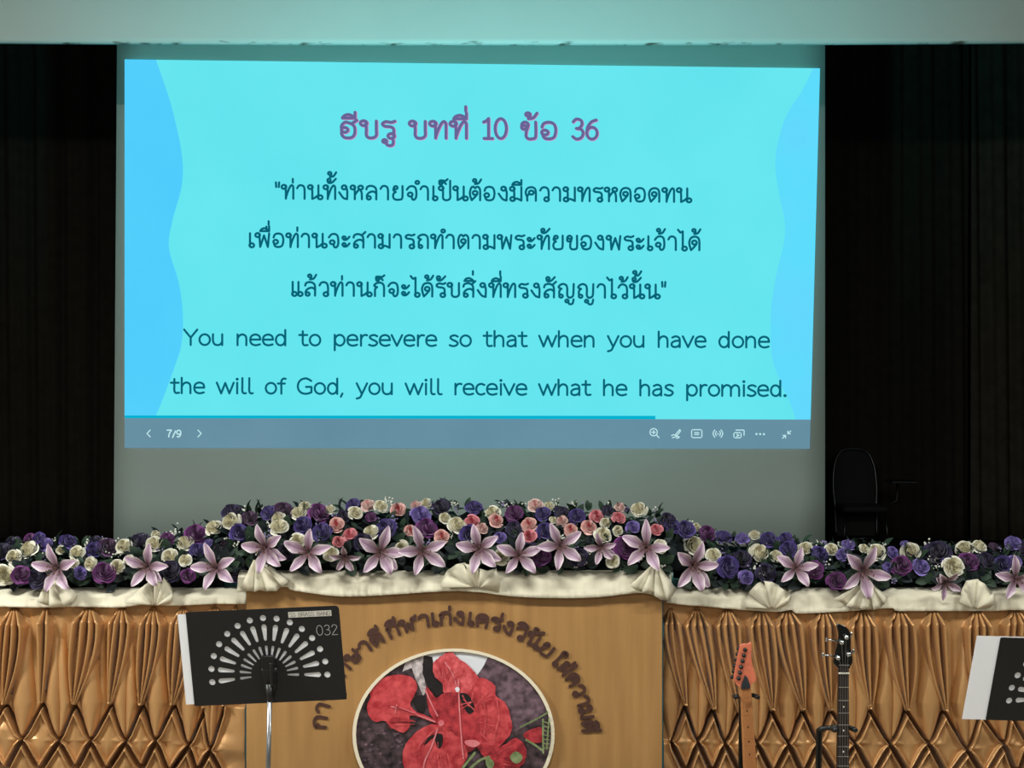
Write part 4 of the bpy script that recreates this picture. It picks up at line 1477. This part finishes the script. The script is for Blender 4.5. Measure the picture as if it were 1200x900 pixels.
M_leaf = mat('leaf_green', S(38, 56, 42), .6, noise=.35, nscale=25, spec=.3)
M_leafd = mat('leaf_dark', S(26, 36, 38), .6, noise=.3, nscale=25, spec=.3)
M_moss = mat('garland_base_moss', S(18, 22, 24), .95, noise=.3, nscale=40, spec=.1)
M_gyp = mat('filler_blossom_white', S(206, 208, 196), .8)
M_gypl = mat('filler_blossom_lilac', S(136, 124, 168), .8)


def leaf(mb, base, d, nrm, ln, w, mi):
    d = d.normalized()
    side = d.cross(nrm).normalized()
    up = side.cross(d).normalized()
    vs, fs = [], []
    for i in range(6):
        t = i / 5
        ww = w * math.sin(math.pi * min(.98, t * .95 + .03)) ** .8
        c = base + d * ln * t + up * (.25 * ln * math.sin(t * 2.2) * .5)
        vs += [c - side * ww + up * ww * .35, c, c + side * ww + up * ww * .35]
    for i in range(5):
        p = i * 3
        fs += [(p, p + 1, p + 4, p + 3), (p + 1, p + 2, p + 5, p + 4)]
    mb.add(vs, fs, mi)


for key, a in ARR.items():
    r = random.Random(len(key) * 7)
    x0, x1 = a['top'][0][0], a['top'][-1][0]
    # base under the blooms
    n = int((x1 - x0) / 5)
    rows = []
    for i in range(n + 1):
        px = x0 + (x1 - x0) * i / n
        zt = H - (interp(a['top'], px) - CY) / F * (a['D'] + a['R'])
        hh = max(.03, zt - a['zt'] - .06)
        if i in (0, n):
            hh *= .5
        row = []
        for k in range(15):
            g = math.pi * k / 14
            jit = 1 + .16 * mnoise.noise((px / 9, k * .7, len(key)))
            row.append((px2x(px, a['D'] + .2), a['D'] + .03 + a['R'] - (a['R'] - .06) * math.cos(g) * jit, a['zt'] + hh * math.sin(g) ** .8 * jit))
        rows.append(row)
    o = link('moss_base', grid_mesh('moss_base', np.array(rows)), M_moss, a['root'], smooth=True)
    md = o.modifiers.new('thickness', 'SOLIDIFY')
    md.thickness = .01
    o['label'] = 'dark base under the blooms'
    mb = MB()
    cnt = int((x1 - x0) * 1.3)
    for i in range(cnt):
        px = r.uniform(x0 + 4, x1 - 4)
        yt = interp(a['top'], px)
        py = r.uniform(yt + 3, a['yb'] - 9)
        D, nrm = surf(a, px, py)
        d = (nrm * .12 + Vector((r.uniform(-1, 1), -.1, r.uniform(-.6, .8)))).normalized()
        ln = r.uniform(.035, .075)
        leaf(mb, at(px, py, D + .028), d, nrm, ln, ln * r.uniform(.22, .36), 0 if r.random() < .5 else 1)
    for i in range(int((x1 - x0) / 22)):                                  # sprigs that rise past the skyline
        px = r.uniform(x0 + 4, x1 - 4)
        yt = interp(a['top'], px)
        D = a['D'] + a['R']
        leaf(mb, at(px, yt + 6, D), Vector((r.uniform(-.6, .6), 0, 1)), Vector((0, -1, .2)), r.uniform(.03, .055), .012, 0)
    o = mb.build('foliage', [M_leaf, M_leafd], a['root'], smooth=True, recalc=False)
    tag(o, 'dark green leaves', kind='stuff')
    mb = MB()
    for i in range(int((x1 - x0) / 7)):
        px = r.uniform(x0 + 4, x1 - 4)
        yt = interp(a['top'], px)
        py = r.uniform(yt - 2, a['yb'] - 12) if r.random() < .6 else yt + r.uniform(-3, 6)
        D, nrm = surf(a, px, py)
        mi = 0 if r.random() < .6 else 1
        for q in range(r.randint(5, 10)):
            c = at(px + r.gauss(0, 2.6), py + r.gauss(0, 2.2), D - .012 + r.gauss(0, .008))
            mb.ball(c, r.uniform(.0026, .005), 6, mi, (1, .8, 1))
    o = mb.build('filler_blossom', [M_gyp, M_gypl], a['root'], smooth=True, recalc=False)
    tag(o, 'tiny white and lilac filler blossoms', kind='stuff')

# ------------------------------------------------------------------ music stands and the sheets on them
M_desk = mat('stand_black', S(15, 15, 17), .5, noise=.15, nscale=120)
M_paper = mat('paper_white', S(242, 243, 248), .8)
M_pole = mat('stand_steel', S(150, 152, 155), .3, metal=.85)
M_stick = mat('sticker_white', S(210, 206, 196), .7)
M_ink = mat('ink_black', S(8, 8, 8), .8)
M_chalk = mat('silver_pen', S(168, 168, 168), .6)


def music_stand(TL, TR, BL, DTOP, DBOT, label, pole_px, sheet, sheet_label, writing):
    """desk frame from three corners; u to the right (0..1), v down (0..1)"""
    A, B_, C_ = at(*TL, DTOP), at(*TR, DTOP), at(*BL, DBOT)
    U, V = B_ - A, C_ - A
    nrm = U.cross(V).normalized()
    if nrm.y > 0:
        nrm = -nrm                                    # towards the hall
    LU, LV = U.length, V.length
    pos = lambda u, v, off=0.0: A + U * u + V * v + nrm * off
    px, pD = pole_px
    foot = Vector((px2x(px, pD), pD, 0))
    t = empty('music_stand', foot, label, 'music stand', 'perforated music stands')
    # plate with real holes: a filled flat curve
    cu = bpy.data.curves.new('desk', 'CURVE')
    cu.dimensions = '2D'
    cu.fill_mode = 'BOTH'
    cu.extrude = .0008

    def loop(pts):
        s = cu.splines.new('POLY')
        s.points.add(len(pts) - 1)
        for q, p in zip(s.points, pts):
            q.co = (p[0], p[1], 0, 1)
        s.use_cyclic_u = True

    rc = .012
    out = []
    for cx_, cy_, a0 in ((LU - rc, rc, -90), (LU - rc * .3, LV - rc * .3, 0), (rc * .3, LV - rc * .3, 90), (rc * .3, rc * .3, 180)):
        rad = rc if a0 == -90 else rc * .3
        for k in range(6):
            g = math.radians(a0 + 18 * k)
            out.append((cx_ + rad * math.cos(g), cy_ + rad * math.sin(g)))
    loop(out)
    fx, fy = .508 * LU, .70 * LV
    S0 = .178 * LU / .47                               # scale of the fan
    for k in range(15):
        g = math.radians(185 - 187.5 * k / 14)
        dx, dy = math.cos(g), -math.sin(g)
        c = (fx + dx * S0, fy + dy * S0)
        rd = S0 * .054
        loop([(c[0] + rd * math.cos(q * math.pi / 8), c[1] + rd * math.sin(q * math.pi / 8)) for q in range(16)])
        for r0, r1, w0, w1 in ((.625, .845, .026, .046), (.325, .49, .015, .026)):
            r0, r1, w0, w1 = r0 * S0, r1 * S0, w0 * S0, w1 * S0
            pts = []
            for q in range(9):
                h = g - math.pi / 2 + math.pi * q / 8
                pts.append((fx + dx * r1 + w1 * math.cos(h), fy + dy * r1 - w1 * math.sin(h)))
            for q in range(9):
                h = g + math.pi / 2 + math.pi * q / 8
                pts.append((fx + dx * r0 + w0 * math.cos(h), fy + dy * r0 - w0 * math.sin(h)))
            loop(pts)
    co = bpy.data.objects.new('desk_outline', cu)
    COL.objects.link(co)
    dg = bpy.context.evaluated_depsgraph_get()
    dg.update()
    me = bpy.data.meshes.new_from_object(co.evaluated_get(dg))
    bpy.data.objects.remove(co)
    UN, VN = U / LU, V / LV
    for v in me.vertices:
        p = A + UN * v.co.x + VN * v.co.y + nrm * v.co.z
        v.co = p
    me.name = 'desk'
    me.materials.clear()
    link('desk', me, M_desk, t)
    # ledge lip at the far (player's) side
    lip = [pos(0.01, .985, -.001), pos(.99, .985, -.001), pos(.99, .985, -.05), pos(.01, .985, -.05)]
    MB().prism(lip, VN * .003).build('ledge', M_desk, t)
    # bracket and pole
    bq = MB()
    b0 = A + UN * fx + VN * (fy - .062)
    q = lambda x, y, z: b0 + UN * x + VN * y + nrm * z
    bq.prism([q(-.017, 0, .001), q(.022, 0, .001), q(.02, .10, .001), q(-.012, .13, .001), q(-.017, .05, .001)], nrm * .018)
    bq.tube([q(.012, .02, .02), q(.010, .09, .026)], .007, 8)
    bq.tube([q(-.02, .045, .012), q(.028, .045, .012)], .008, 8)
    bq.build('bracket', M_blkp, t, bevel=.002)
    top = q(0, .085, .022)
    joint = q(-.001, .125, .024)
    MB().tube([top, joint, joint + Vector((0, 0, -.012))], [.011, .010, .009], 12).build('collar', M_blkp, t, smooth=True)
    MB().tube([joint + Vector((0, 0, -.01)), Vector((joint.x + (foot.x - joint.x) * .45, joint.y + (foot.y - joint.y) * .45, .62))], .0075, 14).build('pole', M_pole, t, smooth=True)
    MB().tube([Vector((joint.x + (foot.x - joint.x) * .44, joint.y + (foot.y - joint.y) * .44, .64)), foot + Vector((0, 0, .14))], .012, 14).build('lower_tube', M_blkp, t, smooth=True)
    for k in range(3):
        g = math.radians(90 + 120 * k)
        e = foot + Vector((.24 * math.cos(g), .24 * math.sin(g), .008))
        MB().tube([foot + Vector((0, 0, .30)), foot + Vector((.10 * math.cos(g), .10 * math.sin(g), .15)), e], .008, 8).build('leg', M_blkp, t, smooth=True)
    if writing:
        kx, ky = writing['sticker'], writing['number']
        pl = [pos(kx[0], kx[1], .0018), pos(kx[2], kx[1], .0018), pos(kx[2], kx[3], .0018), pos(kx[0], kx[3], .0018)]
        so = MB().prism(pl, nrm * .0004).build('sticker', M_stick, t)
        st, w = layout('SS BRASS BAND')
        mb = MB()
        for s, c in st:
            ribbon(mb, [(kx[0] + (kx[2] - kx[0]) * (.03 + .95 * u / w), kx[3] - (kx[3] - kx[1]) * (.16 + .68 * v)) for u, v in s], c, .0013,
                   lambda x, y: A + UN * LU * x + VN * LV * y + nrm * .0026)
        mb.build('lettering', M_ink, so, recalc=False)
        st, w = layout('032')
        mb = MB()
        for s, c in st:
            ribbon(mb, [(ky[0] * LU + u / w * (ky[2] - ky[0]) * LU, ky[3] * LV - v / 1.2 * (ky[3] - ky[1]) * LV) for u, v in s], c, .0009,
                   lambda x, y: A + UN * x + VN * y + nrm * .0018)
        o = mb.build('pen_number', M_chalk, t, recalc=False)
        o['label'] = 'handwritten silver number'
    # the sheets resting on the ledge behind the plate
    sm = MB()
    u0, v0, u1, v1 = sheet
    n = 10
    for k in range(2):
        off = -.0012 - .0012 * k
        pts = [[pos(u0 + (u1 - u0) * i / n + (.004 if k else 0), v, off - .001 * math.sin(i / n * 3.1)) for i in range(n + 1)] for v in (v0 + .006 * k, .33, .66, v1)]
        fl = [p for row in pts for p in row]
        sm.add(fl, [tuple(int(x) for x in f) for f in grid_faces(4, n + 1)])
    so = sm.build('sheet_music', M_paper, None)
    md = so.modifiers.new('thickness', 'SOLIDIFY')
    md.thickness = .0006
    tag(so, sheet_label, 'sheet music', 'sheets on the music stands')
    return t


music_stand((217.5, 717.5), (397, 709.5), (228, 827.5), 4.665, 4.69, 'black music stand with SS BRASS BAND sticker, before podium', (308, 4.68), (-.055, .02, .93, .98),
            'white sheets on the stand before podium, edge showing at its left', dict(sticker=(.667, .045, .948, .105), number=(.838, .20, .985, .305)))
music_stand((1172.5, 747), (1352, 752), (1155, 843.5), 4.66, 4.69, 'black music stand cut by the right edge, in front of gold skirt', (1255, 4.66), (-.155, -.012, .93, 1.0),
            'white sheets on the right-hand stand, wide white margin showing', None)

# ------------------------------------------------------------------ guitars on stands
def flat_outline(pts, D, thick):
    return [at(x, y, D) for x, y in pts]


def guitar_stand(label, px, D, yoke_z, neck_half, post_dx):
    x = px2x(px, D)
    t = empty('guitar_stand', (x + post_dx, D + .16, 0), label, 'guitar stand', 'guitar stands')
    xp = x + post_dx
    MB().tube([(xp, D + .16, .02), (xp, D + .10, yoke_z - .02), (xp, D + .03, yoke_z)], .011, 12).build('post', M_blkp, t, smooth=True)
    MB().tube([(xp, D + .03, yoke_z), (x, D + .045, yoke_z + .003), (x + neck_half + .012, D + .035, yoke_z + .001)], .008, 10).build('yoke', M_blkp, t, smooth=True)
    for s in (-1, 1):
        MB().tube([(x + s * (neck_half + .012), D + .03, yoke_z), (x + s * (neck_half + .014), D - .022, yoke_z + .006), (x + s * (neck_half + .006), D - .03, yoke_z + .012)], .0085, 10).build('yoke_arm', M_blkp, t, smooth=True)
    for k in range(3):
        g = math.radians((35, 145, 270)[k])
        MB().tube([(xp, D + .16, .12), (xp + .28 * math.cos(g), D + .16 + .26 * math.sin(g) * (.6 if k == 2 else 1), .01)], .009, 8).build('leg', M_blkp, t, smooth=True)
    for s in (-1, 1):
        MB().tube([(xp, D + .13, .17), (x + s * .09, D + .05, .07), (x + s * .09, D - .07, .055), (x + s * .09, D - .075, .09)], .009, 8).build('cradle_arm', M_blkp, t, smooth=True)
    return t


M_org = mat('headstock_orange', S(206, 112, 84), .3, noise=.08, nscale=50, coat=.4)
M_maple = mat('maple_board', S(168, 112, 66), .4, noise=.12, nscale=60, stretch=(6, 1, 1))
M_gbody = mat('guitar_body_orange', S(196, 86, 40), .25, coat=.6)
M_pick = mat('guitar_black', S(20, 20, 21), .3)
M_nut = mat('locking_nut_steel', S(58, 62, 68), .35, metal=.5)
M_fret = mat('fret_wire', S(170, 168, 160), .3, metal=.9)
M_bblk = mat('bass_black_lacquer', S(9, 10, 12), .15, coat=.6)
M_rose = mat('rosewood', S(38, 26, 22), .5, noise=.3, nscale=80, stretch=(4, 1, .5))
M_bone = mat('bone_nut', S(222, 220, 205), .4)
M_string = mat('string_steel', S(150, 150, 150), .3, metal=.9)


def body_shape(cxw, D, zc, sx, sz, horn):
    pts = [(0, -.5), (.42, -.42), (.5, -.12), (.36, .12), (.4, .34), (.36 + horn, .52), (.22, .42), (.1, .3), (-.1, .3), (-.2, .42), (-.36 - horn, .56), (-.42, .36), (-.36, .12), (-.5, -.12), (-.42, -.42)]
    return [Vector((cxw + x * sx, D, zc + z * sz)) for x, z in catmull(pts, 6, closed=True)]


# electric guitar with orange headstock
D1 = 5.8
gx = px2x(874, D1)
gt = empty('electric_guitar', (px2x(882, D1), D1, .08), 'electric guitar with orange headstock and maple neck before gold skirt', 'guitar')
hs = [(840 + x / 5.63, 740 + y / 5.63) for x, y in [(152, 92), (178, 80), (205, 82), (226, 68), (230, 95), (228, 160), (236, 225), (252, 272), (262, 318), (250, 335), (228, 350), (224, 374), (160, 378), (154, 366), (136, 360), (124, 342), (110, 318), (118, 262), (134, 180)]]
MB().prism([at(x, y, D1) for x, y in hs], (0, .014, 0)).build('headstock', M_org, gt, bevel=.002)
ng = lambda y, s: at(*((lambda t: (873.9 + 5.4 * t + s * (6.4 + 1.5 * t), y))((y - 806) / 94.0)), D1)
nk = MB()
yb = 1000
nk.prism([ng(806, -1), ng(806, 1), ng(yb, 1), ng(yb, -1)], (0, .02, 0))
nk.build('neck', M_maple, gt, bevel=.004)
tr = [(840 + x / 5.63, 740 + y / 5.63) for x, y in [(184, 288), (200, 300), (218, 350), (220, 374), (158, 378), (160, 352)]]
MB().prism([at(x, y, D1 - .001) for x, y in tr], (0, -.006, 0)).build('locking_nut', M_nut, gt, bevel=.001)
for i, (x, y) in enumerate([(186, 120), (178, 157), (169, 194), (160, 233), (152, 271), (143, 308)]):
    a = at(840 + x / 5.63, 740 + y / 5.63, D1)
    b_ = at(840 + (x - 37) / 5.63, 740 + (y - 3) / 5.63, D1)
    p = MB()
    p.tube([a + Vector((0, .002, 0)), a + Vector((0, -.012, 0))], [.0085, .007], 12)
    p.build('tuner_post', M_pick, gt, smooth=True)
    p = MB()
    p.tube([a + Vector((0, .018, 0)), b_ + Vector((.006, .018, 0))], .003, 8)
    p.ball(b_ + Vector((0, .012, 0)), .0095, 10, 0, (1, .7, .85))
    p.build('tuner_button', M_pick, gt, smooth=True)
sc1 = .648
nutz = at(874, 806, D1).z
frets = MB()
for k in range(1, 22):
    z = nutz - sc1 * (1 - 2 ** (-k / 12))
    y = CY - (z - H) / D1 * F
    a, b_ = ng(y, -1), ng(y, 1)
    frets.tube([a + Vector((.002, -.0006, 0)), b_ + Vector((-.002, -.0006, 0))], .0008, 6)
frets.build('frets', M_maple, gt)
dots = MB()
for k in (3, 5, 7, 9):
    z = nutz - sc1 * (1 - (2 ** (-k / 12) + 2 ** (-(k - 1) / 12)) / 2)
    y = CY - (z - H) / D1 * F
    c = (ng(y, -1) + ng(y, 1)) / 2
    dots.tube([c + Vector((0, .001, 0)), c + Vector((0, -.0012, 0))], .0032, 12)
dots.build('inlay_dots', M_pick, gt)
ss = MB()
for k in range(6):
    f = -.7 + 1.4 * k / 5
    a = (ng(806, -1) + ng(806, 1)) / 2 + (ng(806, 1) - ng(806, -1)) / 2 * f
    b_ = (ng(yb, -1) + ng(yb, 1)) / 2 + (ng(yb, 1) - ng(yb, -1)) / 2 * f
    ss.tube([a + Vector((0, -.004, 0)), b_ + Vector((0, -.004, 0))], .0005, 5)
ss.build('strings', M_maple, gt)
MB().prism(body_shape(px2x(884, D1), D1 + .006, .29, .33, .42, .05), (0, .04, 0)).build('body', M_gbody, gt, bevel=.006)
guitar_stand('black stand holding the guitar with the orange headstock', 874, D1, at(0, 817.5, D1).z, .028, .0)

# black bass
D2 = 5.15
bt = empty('bass_guitar', (px2x(988, D2), D2, .06), 'black bass guitar with chrome tuners standing before the gold skirt', 'bass guitar')
hb = catmull([(940 + x / 5, 720 + y / 5) for x, y in [(205, 60), (232, 62), (262, 78), (280, 104), (286, 150), (286, 200), (294, 240), (296, 280), (282, 308), (276, 318), (218, 318), (204, 306), (184, 286), (184, 270), (196, 220), (208, 170), (214, 120), (208, 86)]], 3, closed=True)
MB().prism([at(x, y, D2 + .004) for x, y in hb], (0, .014, 0)).build('headstock', M_bblk, bt, bevel=.002)
nb = lambda y, s: at(988.8 - (y - 789) * .006 + s * (5.9 + (y - 789) * .009), y, D2)
yb = 986
MB().prism([nb(782, -1), nb(782, 1), nb(yb, 1), nb(yb, -1)], (0, .006, 0)).build('fretboard', M_rose, bt)
o = MB().prism([nb(784, -1) + Vector((0, .007, 0)), nb(784, 1) + Vector((0, .007, 0)), nb(yb, 1) + Vector((0, .007, 0)), nb(yb, -1) + Vector((0, .007, 0))], (0, .016, 0)).build('neck', M_pick, bt, bevel=.004)
for y, nm, m in ((779, 'string_retainer', M_chr), (789, 'nut', M_bone)):
    a, b_ = nb(y, -1), nb(y, 1)
    MB().tube([a + Vector((-.001, -.003, 0)), b_ + Vector((.001, -.003, 0))], .003, 8).build(nm, m, bt)
nutz = at(0, 789, D2).z
fr = MB()
dt = MB()
for k in range(1, 21):
    z = nutz - .84 * (1 - 2 ** (-k / 12))
    y = CY - (z - H) / D2 * F
    fr.tube([nb(y, -1) + Vector((.001, -.0008, 0)), nb(y, 1) + Vector((-.001, -.0008, 0))], .0016, 6)
    if k in (3, 5, 7, 9):
        z2 = nutz - .84 * (1 - (2 ** (-k / 12) + 2 ** (-(k - 1) / 12)) / 2)
        y2 = CY - (z2 - H) / D2 * F
        c = (nb(y2, -1) + nb(y2, 1)) / 2
        dt.tube([c + Vector((0, .001, 0)), c + Vector((0, -.0006, 0))], .0032, 12)
fr.build('frets', M_fret, bt)
dt.build('inlay_dots', M_bone, bt)
ss = MB()
pegs = [(208, 252), (230, 162), (257, 132), (270, 231)]
for k in range(4):
    f = (-.66, -.22, .22, .66)[k]
    a = (nb(779, -1) + nb(779, 1)) / 2 + (nb(779, 1) - nb(779, -1)) / 2 * f
    b_ = (nb(yb, -1) + nb(yb, 1)) / 2 + (nb(yb, 1) - nb(yb, -1)) / 2 * f
    c = at(940 + pegs[k][0] / 5, 720 + pegs[k][1] / 5, D2 - .004)
    ss.tube([c, a + Vector((0, -.006, 0)), b_ + Vector((0, -.006, 0))], .0009, 5)
ss.build('strings', M_string, bt)
for k, (x, y) in enumerate(pegs):
    c = at(940 + x / 5, 720 + y / 5, D2)
    sd = -1 if k < 2 else 1
    p = MB()
    p.tube([c + Vector((0, .004, 0)), c + Vector((0, -.004, 0)), c + Vector((0, -.016, 0))], [.0105, .009, .0065], 14)
    p.build('tuner_post', M_chr, bt, smooth=True)
    p = MB()
    e = c + Vector((sd * (.046 if sd < 0 else .022), .02, .005))
    p.tube([c + Vector((0, .02, 0)), e], .003, 8)
    p.ball(e, .009, 10, 0, (.45, .5, 1))
    p.build('tuner_key', M_chr, bt, smooth=True)
MB().prism(body_shape(px2x(988, D2), D2 + .01, .29, .35, .46, .06), (0, .042, 0)).build('body', M_bblk, bt, bevel=.006)
guitar_stand('black stand with side post holding the black bass', 988.5, D2, at(0, 856, D2).z, .021, -.062)
